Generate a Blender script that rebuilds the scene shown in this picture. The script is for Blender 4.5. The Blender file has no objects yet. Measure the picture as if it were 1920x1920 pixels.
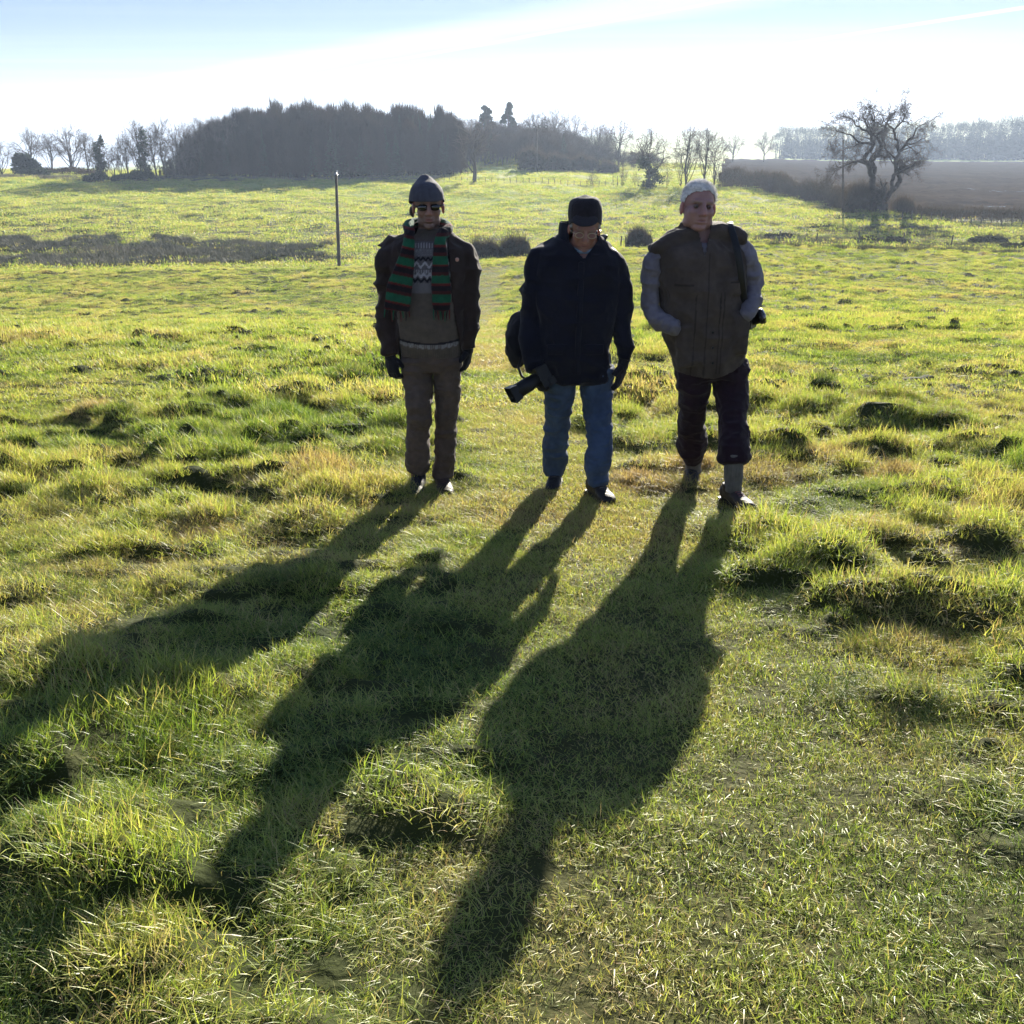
import bpy, bmesh, math, random
import numpy as np
from mathutils import Vector, Matrix

S = bpy.context.scene
COL = S.collection
R = math.radians

# ------------------------------------------------------------------ camera
CAMZ, PITCH = 1.6, R(20.4)
cam_d = bpy.data.cameras.new('camera'); cam = bpy.data.objects.new('camera', cam_d); COL.objects.link(cam)
cam.location = (0, 0, CAMZ); cam.rotation_euler = (math.pi/2 - PITCH, 0, 0)
cam_d.sensor_width = 36; cam_d.lens = 36; cam_d.clip_start = 0.05; cam_d.clip_end = 9000
S.camera = cam

# ------------------------------------------------------------------ world and sun
SUN_AZ, SUN_EL = R(14.9), R(17.4)
w = bpy.data.worlds.new('World'); S.world = w; w.use_nodes = True
nt = w.node_tree; N = nt.nodes; L = nt.links
N.clear()
out = N.new('ShaderNodeOutputWorld'); bg = N.new('ShaderNodeBackground')
sky = N.new('ShaderNodeTexSky'); sky.sky_type = 'NISHITA'; sky.sun_disc = False
sky.sun_elevation = SUN_EL; sky.sun_rotation = SUN_AZ; sky.air_density = 1.0; sky.dust_density = 0.6; sky.ozone_density = 1.6
# thin cirrus and vapour trails high in the sky
tc = N.new('ShaderNodeTexCoord'); sep = N.new('ShaderNodeSeparateXYZ'); L.new(tc.outputs['Generated'], sep.inputs[0])
dv = N.new('ShaderNodeMath'); dv.operation = 'MAXIMUM'; dv.inputs[1].default_value = 0.02; L.new(sep.outputs['Z'], dv.inputs[0])
dvx = N.new('ShaderNodeMath'); dvx.operation = 'DIVIDE'; L.new(sep.outputs['X'], dvx.inputs[0]); L.new(dv.outputs[0], dvx.inputs[1])
dvy = N.new('ShaderNodeMath'); dvy.operation = 'DIVIDE'; L.new(sep.outputs['Y'], dvy.inputs[0]); L.new(dv.outputs[0], dvy.inputs[1])
cb = N.new('ShaderNodeCombineXYZ'); L.new(dvx.outputs[0], cb.inputs[0]); L.new(dvy.outputs[0], cb.inputs[1])
mp = N.new('ShaderNodeMapping'); mp.inputs['Rotation'].default_value = (0, 0, R(35)); mp.inputs['Scale'].default_value = (0.16, 0.9, 1)
L.new(cb.outputs[0], mp.inputs[0])
no = N.new('ShaderNodeTexNoise'); no.inputs['Scale'].default_value = 0.55; no.inputs['Detail'].default_value = 6; no.inputs['Roughness'].default_value = 0.5
L.new(mp.outputs[0], no.inputs['Vector'])
mr = N.new('ShaderNodeMapRange'); mr.inputs[1].default_value = 0.45; mr.inputs[2].default_value = 0.75; mr.inputs[3].default_value = 0; mr.inputs[4].default_value = 0.18
L.new(no.outputs['Fac'], mr.inputs[0])
mx = N.new('ShaderNodeMix'); mx.data_type = 'RGBA'; mx.inputs['B'].default_value = (6.2, 6.5, 6.9, 1)
zr = N.new('ShaderNodeValToRGB'); zr.color_ramp.interpolation = 'EASE'; ze = zr.color_ramp.elements
ze[0].position = .0; ze[0].color = (.80, .84, .90, 1); ze[1].position = .045; ze[1].color = (.42, .50, .62, 1)
e_ = ze.new(.11); e_.color = (.20, .30, .50, 1); e_ = ze.new(.35); e_.color = (.27, .33, .46, 1); e_ = ze.new(1.0); e_.color = (.48, .56, .66, 1)
L.new(sep.outputs['Z'], zr.inputs[0])
zm = N.new('ShaderNodeMix'); zm.data_type = 'RGBA'; zm.blend_type = 'MULTIPLY'; zm.inputs['Factor'].default_value = 1
L.new(sky.outputs[0], zm.inputs['A']); L.new(zr.outputs[0], zm.inputs['B'])
gr = N.new('ShaderNodeValToRGB'); gr.color_ramp.interpolation = 'EASE'; ge = gr.color_ramp.elements
ge[0].position = .0; ge[0].color = (.95, .97, 1.0, 1); ge[1].position = .05; ge[1].color = (.52, .71, 1.0, 1)
e_ = ge.new(.10); e_.color = (.40, .60, .98, 1); e_ = ge.new(.2); e_.color = (.22, .38, .78, 1); e_ = ge.new(1.0); e_.color = (.08, .16, .42, 1)
L.new(sep.outputs['Z'], gr.inputs[0])
gs = N.new('ShaderNodeVectorMath'); gs.operation = 'SCALE'; gs.inputs['Scale'].default_value = 4.7; L.new(gr.outputs[0], gs.inputs[0])
gm = N.new('ShaderNodeMix'); gm.data_type = 'RGBA'; gm.inputs['Factor'].default_value = .88; L.new(zm.outputs['Result'], gm.inputs['A']); L.new(gs.outputs[0], gm.inputs['B'])
def trail(a, b, wid, soft, amt, prev):
    """a vapour trail: a straight band in the plane of the high cloud, between two sight directions"""
    (x0, y0), (x1, y1) = a, b; ln = math.hypot(x1-x0, y1-y0); nx, ny = -(y1-y0)/ln, (x1-x0)/ln
    dt = N.new('ShaderNodeVectorMath'); dt.operation = 'DOT_PRODUCT'; L.new(cb.outputs[0], dt.inputs[0]); dt.inputs[1].default_value = (nx, ny, 0)
    ad = N.new('ShaderNodeMath'); ad.operation = 'ADD'; ad.inputs[1].default_value = -(x0*nx+y0*ny); L.new(dt.outputs['Value'], ad.inputs[0])
    wn = N.new('ShaderNodeMath'); wn.operation = 'MULTIPLY_ADD'; wn.inputs[1].default_value = soft*1.2; L.new(no.outputs['Fac'], wn.inputs[0]); L.new(ad.outputs[0], wn.inputs[2])
    of = N.new('ShaderNodeMath'); of.operation = 'ADD'; of.inputs[1].default_value = -soft*.6; L.new(wn.outputs[0], of.inputs[0])
    ab = N.new('ShaderNodeMath'); ab.operation = 'ABSOLUTE'; L.new(of.outputs[0], ab.inputs[0])
    m_ = N.new('ShaderNodeMapRange'); m_.interpolation_type = 'SMOOTHSTEP'; m_.inputs[1].default_value = wid; m_.inputs[2].default_value = wid+soft; m_.inputs[3].default_value = amt; m_.inputs[4].default_value = 0
    L.new(ab.outputs[0], m_.inputs[0]); x_ = N.new('ShaderNodeMath'); x_.operation = 'MAXIMUM'; L.new(prev, x_.inputs[0]); L.new(m_.outputs[0], x_.inputs[1]); return x_.outputs[0]
def skyp(px, py):
    u, v = (px-960)/1920, (960-py)/1920; z = -math.sin(PITCH)+v*math.cos(PITCH); return (u/z, (math.cos(PITCH)+v*math.sin(PITCH))/z)
f_ = trail(skyp(1650, 56), skyp(1920, 14), .03, .12, .95, mr.outputs[0])
f_ = trail(skyp(600, 108), skyp(1240, 4), .12, 1.1, .45, f_)
f_ = trail(skyp(1300, 12), skyp(1400, -6), .02, .15, .6, f_)
L.new(f_, mx.inputs['Factor']); L.new(gm.outputs['Result'], mx.inputs['A'])
L.new(mx.outputs['Result'], bg.inputs['Color']); bg.inputs['Strength'].default_value = 0.05
L.new(bg.outputs[0], out.inputs['Surface'])

sd = bpy.data.lights.new('sun', 'SUN'); so = bpy.data.objects.new('sun', sd); COL.objects.link(so)
sd.energy = 5.0; sd.angle = R(0.55); sd.color = (1.0, 0.93, 0.80)
SDIR = Vector((math.sin(SUN_AZ)*math.cos(SUN_EL), math.cos(SUN_AZ)*math.cos(SUN_EL), math.sin(SUN_EL)))
so.rotation_euler = SDIR.to_track_quat('Z', 'Y').to_euler(); so.location = (20, 60, 40)

S.view_settings.view_transform = 'Standard'; S.view_settings.look = 'None'
S.view_settings.exposure = 1.8; S.view_settings.gamma = 1.0
S.cycles.volume_bounces = 0; S.cycles.max_bounces = 8; S.cycles.diffuse_bounces = 2
S.cycles.transparent_max_bounces = 8; S.cycles.transmission_bounces = 4
S.cycles.caustics_reflective = False; S.cycles.caustics_refractive = False

# ------------------------------------------------------------------ small maths
ct, st = math.cos(PITCH), math.sin(PITCH)
def ray(px, py):
    u, v = (px-960)/1920, (960-py)/1920
    return Vector((u, ct + v*st, -st + v*ct))
def W(px, py, D):
    r = ray(px, py); k = D/r.y
    return Vector((r.x*k, D, CAMZ + r.z*k))
def mpp(p):                                   # metres per photo pixel at a point
    return (p[1]*ct - (p[2]-CAMZ)*st)/1920

def hsh(ix, iy, iz=0, seed=0):
    h = (ix.astype(np.int64)*374761393 + iy.astype(np.int64)*668265263 + (iz*2147483647 if np.isscalar(iz) else iz.astype(np.int64)*2147483647) + seed*1274126177) & 0xffffffff
    h = ((h ^ (h >> 13))*1274126177) & 0xffffffff
    h = (h ^ (h >> 16)) & 0xffffffff
    return h/4294967295.0
def vn2(x, y, seed=0):
    x = np.asarray(x, float); y = np.asarray(y, float)
    ix, iy = np.floor(x), np.floor(y); fx, fy = x-ix, y-iy
    fx = fx*fx*(3-2*fx); fy = fy*fy*(3-2*fy)
    a, b = hsh(ix, iy, 0, seed), hsh(ix+1, iy, 0, seed); c, d = hsh(ix, iy+1, 0, seed), hsh(ix+1, iy+1, 0, seed)
    return (a*(1-fx)+b*fx)*(1-fy) + (c*(1-fx)+d*fx)*fy
def vn3(p, seed=0):
    i = np.floor(p); f = p-i; f = f*f*(3-2*f); o = 0
    for dx in (0, 1):
        for dy in (0, 1):
            for dz in (0, 1):
                wgt = (f[:, 0] if dx else 1-f[:, 0])*(f[:, 1] if dy else 1-f[:, 1])*(f[:, 2] if dz else 1-f[:, 2])
                o = o + wgt*hsh(i[:, 0]+dx, i[:, 1]+dy, i[:, 2]+dz, seed)
    return o
def fbm2(x, y, oct=3, seed=0):
    s, a, t = 0, 1, 0
    for k in range(oct):
        s = s + a*vn2(x*2**k + 17.3*k, y*2**k - 9.1*k, seed+k); t += a; a *= 0.5
    return s/t
def sst(a, b, x):
    t = np.clip((np.asarray(x, float)-a)/(b-a), 0, 1); return t*t*(3-2*t)

# ------------------------------------------------------------------ the lie of the land
KD = np.array([66, 78, 90, 110, 130, 150, 175, 200, 260, 350, 480, 600, 1000, 2000, 4000.])
KP = np.array([-300, 0, 500, 800, 960, 1200, 1400, 1600, 1900, 2300.])
KY = np.array([
 [512, 512, 497, 452, 420, 394, 365, 340, 324, 319, 322, 322, 321, 321, 320],
 [512, 512, 497, 452, 420, 394, 365, 340, 324, 319, 322, 322, 321, 321, 320],
 [507, 507, 495, 450, 420, 393, 365, 342, 332, 322, 318, 314, 305, 300, 290],
 [499, 499, 488, 446, 418, 392, 366, 344, 325, 305, 295, 290, 282, 278, 270],
 [491, 491, 483, 445, 418, 392, 367, 345, 312, 285, 280, 278, 276, 270, 262],
 [470, 472, 467, 440, 412, 388, 366, 347, 325, 303, 295, 290, 270, 250, 248],
 [462, 464, 458, 436, 408, 380, 358, 344, 327, 313, 301, 297, 270, 240, 246],
 [470, 472, 462, 440, 404, 392, 376, 362, 341, 321, 305, 300, 268, 234, 240],
 [478, 480, 470, 442, 412, 398, 384, 370, 348, 325, 308, 300, 260, 211, 222],
 [480, 482, 472, 444, 414, 400, 386, 372, 350, 325, 308, 300, 255, 205, 215]], float)
def rr(py):
    v = (960-py)/1920
    return (-st + v*ct)/(ct + v*st)
KZ = CAMZ + KD[None, :]*rr(KY)
PATH = [(1600, 2100), (1400, 1750), (1270, 1400), (1170, 1120), (1010, 900), (955, 780), (925, 680), (905, 600), (915, 540), (930, 505)]

def base_z(x, y):
    x = np.asarray(x, float); y = np.asarray(y, float)
    px = np.clip(960 + 1920*(x/np.maximum(y, 5))/0.957, -299, 2299)
    ld, lk = np.log(np.maximum(y, 66)), np.log(KD)
    j = np.clip(np.searchsorted(lk, ld, side='right')-1, 0, len(KD)-2)
    t = np.clip((ld-lk[j])/(lk[j+1]-lk[j]), 0, 1)
    i = np.clip(np.searchsorted(KP, px, side='right')-1, 0, len(KP)-2)
    s = (px-KP[i])/(KP[i+1]-KP[i]); s = s*s*(3-2*s)
    zf = (KZ[i, j]*(1-s)+KZ[i+1, j]*s)*(1-t) + (KZ[i, j+1]*(1-s)+KZ[i+1, j+1]*s)*t
    # near meadow: an even fall, easing into the brow at 66 m
    zb = KZ[i, 0]*(1-s)+KZ[i+1, 0]*s
    yy = np.clip(y, -4, 66)
    near = -0.1*(yy-1.5)
    near = near + (zb - near)*sst(12, 66, yy)
    near = np.where(yy < 1.5, -0.05*(yy-1.5), near)
    z = np.where(y < 66, near, zf)
    # a low bank on the left near the viewer
    z = z + 0.16*np.exp(-((x+2.1)/0.9)**2 - ((y-2.6)/1.3)**2)
    z = z + 0.5*(fbm2(x/23, y/23, 2, 5)-0.5)*sst(10, 40, y)*(1-sst(40, 66, y)) + 0.9*(fbm2(x/15, y/15, 3, 8)-0.5)*sst(95, 120, y)*(1-0.5*sst(300, 500, y))
    return z

def ground_pt(px, py):
    r = ray(px, py); lo, hi = 0.3, 64.0
    for _ in range(50):
        m = (lo+hi)/2; z = CAMZ + r.z*m/r.y
        if z > base_z(r.x*m/r.y, m): lo = m
        else: hi = m
    return Vector((r.x*lo/r.y, lo, CAMZ + r.z*lo/r.y))
PW = np.array([[*ground_pt(*p)][:2] for p in PATH])
PWID = np.array([0.75, 0.7, 0.6, 0.5, 0.45, 0.45, 0.45, 0.5, 0.6, 0.8])
def path_mask(x, y):
    x = np.asarray(x, float); y = np.asarray(y, float)
    cx = np.interp(y, PW[:, 1], PW[:, 0]); wd = np.interp(y, PW[:, 1], PWID)
    d = np.abs(x-cx)/wd + (fbm2(x*1.3, y*1.3, 2, 77)-0.5)*0.9
    return (1-sst(0.75, 1.35, d))*(1-sst(60, 66, y))

TUSS = []   # (x, y, radius, height, dry)
for px, py, rad, h, dry in [(1705,1235,.17,.15,.55),(1860,1240,.13,.10,.3),(1690,1105,.12,.09,.3),(1475,1010,.16,.08,.2),(1730,990,.2,.10,.25),(1470,905,.16,.08,.9),
      (1655,915,.14,.10,.95),(1560,880,.16,.06,.9),(1400,985,.10,.07,.6),(1590,800,.14,.05,.5),(1310,890,.10,.06,.7),(1240,915,.12,.05,.5),(1890,900,.25,.08,.15),
      (1830,1100,.14,.09,.2),(1560,1080,.15,.06,.3),(1880,980,.2,.06,.7),(430,760,.22,.06,.1),(360,795,.25,.09,.2),(530,800,.28,.07,.0),(140,790,.22,.06,.6),(200,795,.2,.05,.8),
      (90,955,.4,.12,.2),(330,895,.2,.06,.4),(610,905,.22,.06,.5),(400,985,.2,.07,.2),(210,880,.15,.05,.8),(300,1350,.30,.12,.1),(160,1420,.22,.09,.1),(430,1300,.24,.10,.35),
      (560,1110,.16,.09,.3),(480,1110,.14,.07,.3),(120,1260,.22,.07,.5),(250,1700,.16,.08,.5),(80,1720,.18,.08,.3),(280,1840,.12,.06,.7),(560,1540,.12,.05,.6),
      (655,960,.08,.05,.6),(1180,905,.10,.05,.5),(1210,760,.2,.05,.6),(1760,690,.3,.06,.2),(1620,640,.3,.05,.1),(1850,820,.25,.06,.5),(380,1010,.18,.06,.6),
      (40,1130,.3,.09,.2),(250,1120,.2,.06,.3),(1200,1560,.12,.04,.3),(1380,1560,.08,.03,.2),(1620,1330,.2,.05,.3),(1790,1400,.2,.05,.4),(20,640,.5,.07,.9),(60,655,.4,.07,.7)]:
    g = ground_pt(px, py); TUSS.append((g.x, g.y, rad, h, dry))

def hum(x, y):
    """hummocks in the turf"""
    x = np.asarray(x, float); y = np.asarray(y, float)
    pm = path_mask(x, y)
    sc = 1.0
    wx = x + 0.12*(fbm2(x*2.1, y*2.1, 2, 3)-.5); wy = y + 0.12*(fbm2(x*2.1, y*2.1, 2, 4)-.5)
    a = fbm2(wx*2.1*sc, wy*3.0*sc, 2, 11)
    b = fbm2(wx*4.2, wy*5.6, 2, 21)
    amp = 0.6 + 0.9*sst(.35, .7, fbm2(x*0.45, y*0.45, 2, 31))
    h = 0.08*sst(.44, .82, a)*amp + (.074+.03*sst(6, 12, y))*sst(.44, .80, b)*amp
    h = h*(1-0.85*pm)
    for fx, fy in ((-.45, 5.6), (-.45, 5.0), (.4, 5.5), (1.1, 5.4)): h = h*(1-.8*np.exp(-(((x-fx)/.55)**2+((y-fy)/.55)**2)))
    h = h + 0.035*(fbm2(x*0.7, y*0.7, 2, 41)-.5)
    h = h*(1-sst(600, 900, y))
    for tx, ty, rad, hh, dry in TUSS:
        d2 = ((x-tx)**2 + ((y-ty)*1.2)**2)/(rad*rad)
        m = d2 < 9
        if m.any(): h = np.where(m, h + hh*0.38*np.exp(-d2*1.3), h)
    far = sst(95, 130, y)
    h = h*(1-far) + far*0.55*sst(.45, .85, fbm2(x*.45, y*.6, 3, 51))
    return h
def ground_z(x, y): return base_z(x, y) + hum(x, y)
def gz(x, y): return float(ground_z(np.array([x]), np.array([y]))[0])

# ------------------------------------------------------------------ helpers for objects
def mesh_from(name, V, F, mats, smooth=True, attrs=None, fmat=None):
    me = bpy.data.meshes.new(name)
    V = np.asarray(V, np.float32)
    if isinstance(F, np.ndarray):
        n, k = F.shape
        me.vertices.add(len(V)); me.vertices.foreach_set('co', V.ravel())
        me.loops.add(n*k); me.loops.foreach_set('vertex_index', F.astype(np.int32).ravel())
        me.polygons.add(n); me.polygons.foreach_set('loop_start', np.arange(0, n*k, k, dtype=np.int32))
        me.update(calc_edges=True)
    else:
        me.from_pydata(V.tolist(), [], F)
    for m in mats: me.materials.append(m)
    if attrs:
        for k, a in attrs.items():
            a = np.asarray(a, np.float32)
            if a.ndim == 1:
                at = me.attributes.new(k, 'FLOAT', 'POINT'); at.data.foreach_set('value', a)
            else:
                at = me.attributes.new(k, 'FLOAT_COLOR', 'POINT')
                at.data.foreach_set('color', np.hstack([a, np.ones((len(a), 1), np.float32)]).ravel())
    if fmat is not None: me.polygons.foreach_set('material_index', np.asarray(fmat, np.int32))
    me.polygons.foreach_set('use_smooth', [smooth]*len(me.polygons))
    return me
def link(name, me, parent=None, loc=(0, 0, 0), rz=0, sc=None):
    o = bpy.data.objects.new(name, me); COL.objects.link(o); o.location = loc; o.rotation_euler = (0, 0, rz)
    if sc is not None: o.scale = sc if hasattr(sc, '__len__') else (sc, sc, sc)
    if parent: o.parent = parent
    return o
def tag(o, label=None, cat=None, group=None, kind=None):
    if label: o['label'] = label
    if cat: o['category'] = cat
    if group: o['group'] = group
    if kind: o['kind'] = kind
    return o
def thing(name, label, cat, loc=(0, 0, 0), rz=0, group=None, sc=None):
    return tag(link(name, None, None, loc, rz, sc), label, cat, group)

def mat(name):
    m = bpy.data.materials.new(name); m.use_nodes = True; m.node_tree.nodes.clear()
    return m, m.node_tree.nodes, m.node_tree.links
def simple(name, col, rough=0.85, var=0.3, scale=8, bump=0.0, metallic=0, spec=0.3, attr=None, sss=0, bscale=None, sheen=0, coord='Object'):
    m, N, L = mat(name)
    o = N.new('ShaderNodeOutputMaterial'); p = N.new('ShaderNodeBsdfPrincipled'); L.new(p.outputs[0], o.inputs[0])
    t = N.new('ShaderNodeTexCoord'); n = N.new('ShaderNodeTexNoise'); n.inputs['Scale'].default_value = scale; n.inputs['Detail'].default_value = 5
    L.new(t.outputs[coord], n.inputs['Vector'])
    r = N.new('ShaderNodeMapRange'); r.inputs[1].default_value = .25; r.inputs[2].default_value = .75
    r.inputs[3].default_value = 1-var; r.inputs[4].default_value = 1+var; L.new(n.outputs['Fac'], r.inputs[0])
    mm = N.new('ShaderNodeVectorMath'); mm.operation = 'SCALE'; L.new(r.outputs[0], mm.inputs['Scale'])
    if attr:
        a = N.new('ShaderNodeAttribute'); a.attribute_name = attr; L.new(a.outputs['Color'], mm.inputs[0])
    else: mm.inputs[0].default_value = col[:3]
    L.new(mm.outputs[0], p.inputs['Base Color'])
    p.inputs['Roughness'].default_value = rough; p.inputs['Metallic'].default_value = metallic; p.inputs['Specular IOR Level'].default_value = spec
    if sheen: p.inputs['Sheen Weight'].default_value = sheen
    if sss:
        p.inputs['Subsurface Weight'].default_value = sss; p.inputs['Subsurface Radius'].default_value = (1, .25, .12); p.inputs['Subsurface Scale'].default_value = 0.02
    if bump:
        b = N.new('ShaderNodeBump'); b.inputs['Strength'].default_value = bump; b.inputs['Distance'].default_value = 0.004
        n2 = N.new('ShaderNodeTexNoise'); n2.inputs['Scale'].default_value = bscale or scale*6; n2.inputs['Detail'].default_value = 4
        L.new(t.outputs[coord], n2.inputs['Vector']); L.new(n2.outputs['Fac'], b.inputs['Height']); L.new(b.outputs[0], p.inputs['Normal'])
    return m

def foliage_mat(name, ramp, trans=0.45, gloss=0.06, patch=0.7, inst=None, tint='tint', rough=0.6):
    """thin leaves: light falls on them and through them; ramp = colours across patches"""
    m, N, L = mat(name)
    o = N.new('ShaderNodeOutputMaterial')
    g = N.new('ShaderNodeNewGeometry'); n = N.new('ShaderNodeTexNoise'); n.inputs['Scale'].default_value = patch; n.inputs['Detail'].default_value = 4
    L.new(g.outputs['Position'], n.inputs['Vector'])
    a = N.new('ShaderNodeAttribute'); a.attribute_name = tint
    ad = N.new('ShaderNodeMath'); ad.operation = 'MULTIPLY_ADD'; ad.inputs[1].default_value = 0.42; L.new(a.outputs['Fac'], ad.inputs[0])
    mr = N.new('ShaderNodeMapRange'); mr.inputs[1].default_value = .32; mr.inputs[2].default_value = .68; mr.inputs[3].default_value = 0; mr.inputs[4].default_value = .5
    L.new(n.outputs['Fac'], mr.inputs[0]); L.new(mr.outputs[0], ad.inputs[2])
    fac = ad.outputs[0]
    if inst:
        ia = N.new('ShaderNodeAttribute'); ia.attribute_type = 'INSTANCER'; ia.attribute_name = inst
        a2 = N.new('ShaderNodeMath'); a2.operation = 'ADD'; L.new(fac, a2.inputs[0]); L.new(ia.outputs['Fac'], a2.inputs[1]); fac = a2.outputs[0]
    cr = N.new('ShaderNodeValToRGB'); e = cr.color_ramp.elements
    while len(e) < len(ramp): e.new(0.5)
    for k, (p, c) in enumerate(ramp): e[k].position = p; e[k].color = (*c, 1)
    L.new(fac, cr.inputs[0])
    d = N.new('ShaderNodeBsdfDiffuse'); t = N.new('ShaderNodeBsdfTranslucent'); gl = N.new('ShaderNodeBsdfGlossy'); gl.inputs['Roughness'].default_value = rough
    L.new(cr.outputs[0], d.inputs[0])
    tm = N.new('ShaderNodeMix'); tm.data_type = 'RGBA'; tm.blend_type = 'MULTIPLY'; tm.inputs['Factor'].default_value = 1; tm.inputs['B'].default_value = (1.34, 1.37, .88, 1)
    L.new(cr.outputs[0], tm.inputs['A']); L.new(tm.outputs['Result'], t.inputs[0])
    m1 = N.new('ShaderNodeMixShader'); m1.inputs[0].default_value = trans; L.new(d.outputs[0], m1.inputs[1]); L.new(t.outputs[0], m1.inputs[2])
    m2 = N.new('ShaderNodeMixShader'); m2.inputs[0].default_value = gloss; L.new(m1.outputs[0], m2.inputs[1]); L.new(gl.outputs[0], m2.inputs[2])
    L.new(m2.outputs[0], o.inputs[0])
    return m

GRASS = foliage_mat('grass_blades', [(0.0, (.10, .165, .02)), (.25, (.24, .32, .045)), (.55, (.43, .45, .095)), (.82, (.52, .42, .17)), (1.0, (.36, .25, .12))], trans=.45, gloss=.045, patch=.9, inst='dry', rough=.45)
SHADED_GRASS = foliage_mat('shaded_grass', [(0.0, (.06, .105, .012)), (.3, (.14, .20, .028)), (.6, (.27, .29, .06)), (.85, (.38, .31, .12)), (1.0, (.27, .19, .09))], trans=.26, gloss=.04, patch=2.5, inst='dry', rough=.5)  # grass colours darkened for tussocks, so their shaded fronts are partly painted in
RUSHM = foliage_mat('rush_blades', [(0, (.025, .035, .018)), (.6, (.05, .055, .028)), (1, (.15, .13, .08))], trans=.12, gloss=.08, patch=.2, inst='dry')
BARK = simple('bark', (.075, .06, .048), .95, .35, 3, .5)
TWIG = simple('twig', (.13, .095, .07), .9, .3, 2)
LARCH = foliage_mat('larch_twigs', [(0, (.022, .014, .010)), (.5, (.042, .028, .018)), (1, (.075, .05, .032))], trans=.15, gloss=0, patch=.05)
SPRUCE = foliage_mat('spruce_needles', [(0, (.015, .03, .012)), (.5, (.025, .045, .018)), (1, (.05, .06, .03))], trans=.15, gloss=.02, patch=.08)
FARW = foliage_mat('far_needles', [(0, (.03, .045, .03)), (1, (.05, .06, .04))], trans=.1, gloss=0, patch=.02)
IVY = foliage_mat('ivy_leaves', [(0, (.02, .035, .012)), (.6, (.035, .055, .02)), (1, (.07, .08, .03))], trans=.2, gloss=.05, patch=.5)
BUSHM = foliage_mat('bush_leaves', [(0, (.03, .035, .018)), (.6, (.055, .055, .03)), (1, (.10, .085, .05))], trans=.15, gloss=.03, patch=.3)
HEDGEM = foliage_mat('hedge_twigs', [(0, (.07, .05, .035)), (.6, (.12, .09, .06)), (1, (.18, .13, .08))], trans=.1, gloss=0, patch=.2)
WOOD = simple('weathered_wood', (.13, .11, .09), .9, .4, 5, .4)
METAL = simple('dull_metal', (.3, .3, .3), .4, .1, 5, metallic=.8)

# ------------------------------------------------------------------ ground sheet
def ground_mat():
    m, N, L = mat('turf_soil')
    o = N.new('ShaderNodeOutputMaterial'); p = N.new('ShaderNodeBsdfPrincipled'); L.new(p.outputs[0], o.inputs[0])
    p.inputs['Roughness'].default_value = .95; p.inputs['Specular IOR Level'].default_value = .1
    g = N.new('ShaderNodeNewGeometry')
    n1 = N.new('ShaderNodeTexNoise'); n1.inputs['Scale'].default_value = .9; n1.inputs['Detail'].default_value = 6; L.new(g.outputs['Position'], n1.inputs['Vector'])
    n2 = N.new('ShaderNodeTexNoise'); n2.inputs['Scale'].default_value = .035; n2.inputs['Detail'].default_value = 5; L.new(g.outputs['Position'], n2.inputs['Vector'])
    cr = N.new('ShaderNodeValToRGB'); e = cr.color_ramp.elements
    e[0].position = .3; e[0].color = (.02, .032, .007, 1); e[1].position = .7; e[1].color = (.05, .052, .016, 1); L.new(n1.outputs['Fac'], cr.inputs[0])
    cf = N.new('ShaderNodeValToRGB'); e = cf.color_ramp.elements
    e[0].position = .35; e[0].color = (.20, .30, .04, 1); e[1].position = .65; e[1].color = (.34, .34, .10, 1); L.new(n2.outputs['Fac'], cf.inputs[0])
    a = N.new('ShaderNodeAttribute'); a.attribute_name = 'far'
    mx = N.new('ShaderNodeMix'); mx.data_type = 'RGBA'; L.new(a.outputs['Fac'], mx.inputs['Factor']); L.new(cr.outputs[0], mx.inputs['A']); L.new(cf.outputs[0], mx.inputs['B'])
    b = N.new('ShaderNodeAttribute'); b.attribute_name = 'worn'
    m2 = N.new('ShaderNodeMix'); m2.data_type = 'RGBA'; L.new(b.outputs['Fac'], m2.inputs['Factor']); L.new(mx.outputs['Result'], m2.inputs['A']); m2.inputs['B'].default_value = (.06, .06, .02, 1)
    L.new(m2.outputs['Result'], p.inputs['Base Color'])
    bp = N.new('ShaderNodeBump'); bp.inputs['Strength'].default_value = .8; bp.inputs['Distance'].default_value = .03
    n3 = N.new('ShaderNodeTexNoise'); n3.inputs['Scale'].default_value = 18; n3.inputs['Detail'].default_value = 5; L.new(g.outputs['Position'], n3.inputs['Vector'])
    L.new(n3.outputs['Fac'], bp.inputs['Height']); L.new(bp.outputs[0], p.inputs['Normal'])
    return m
TURF = ground_mat()
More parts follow.
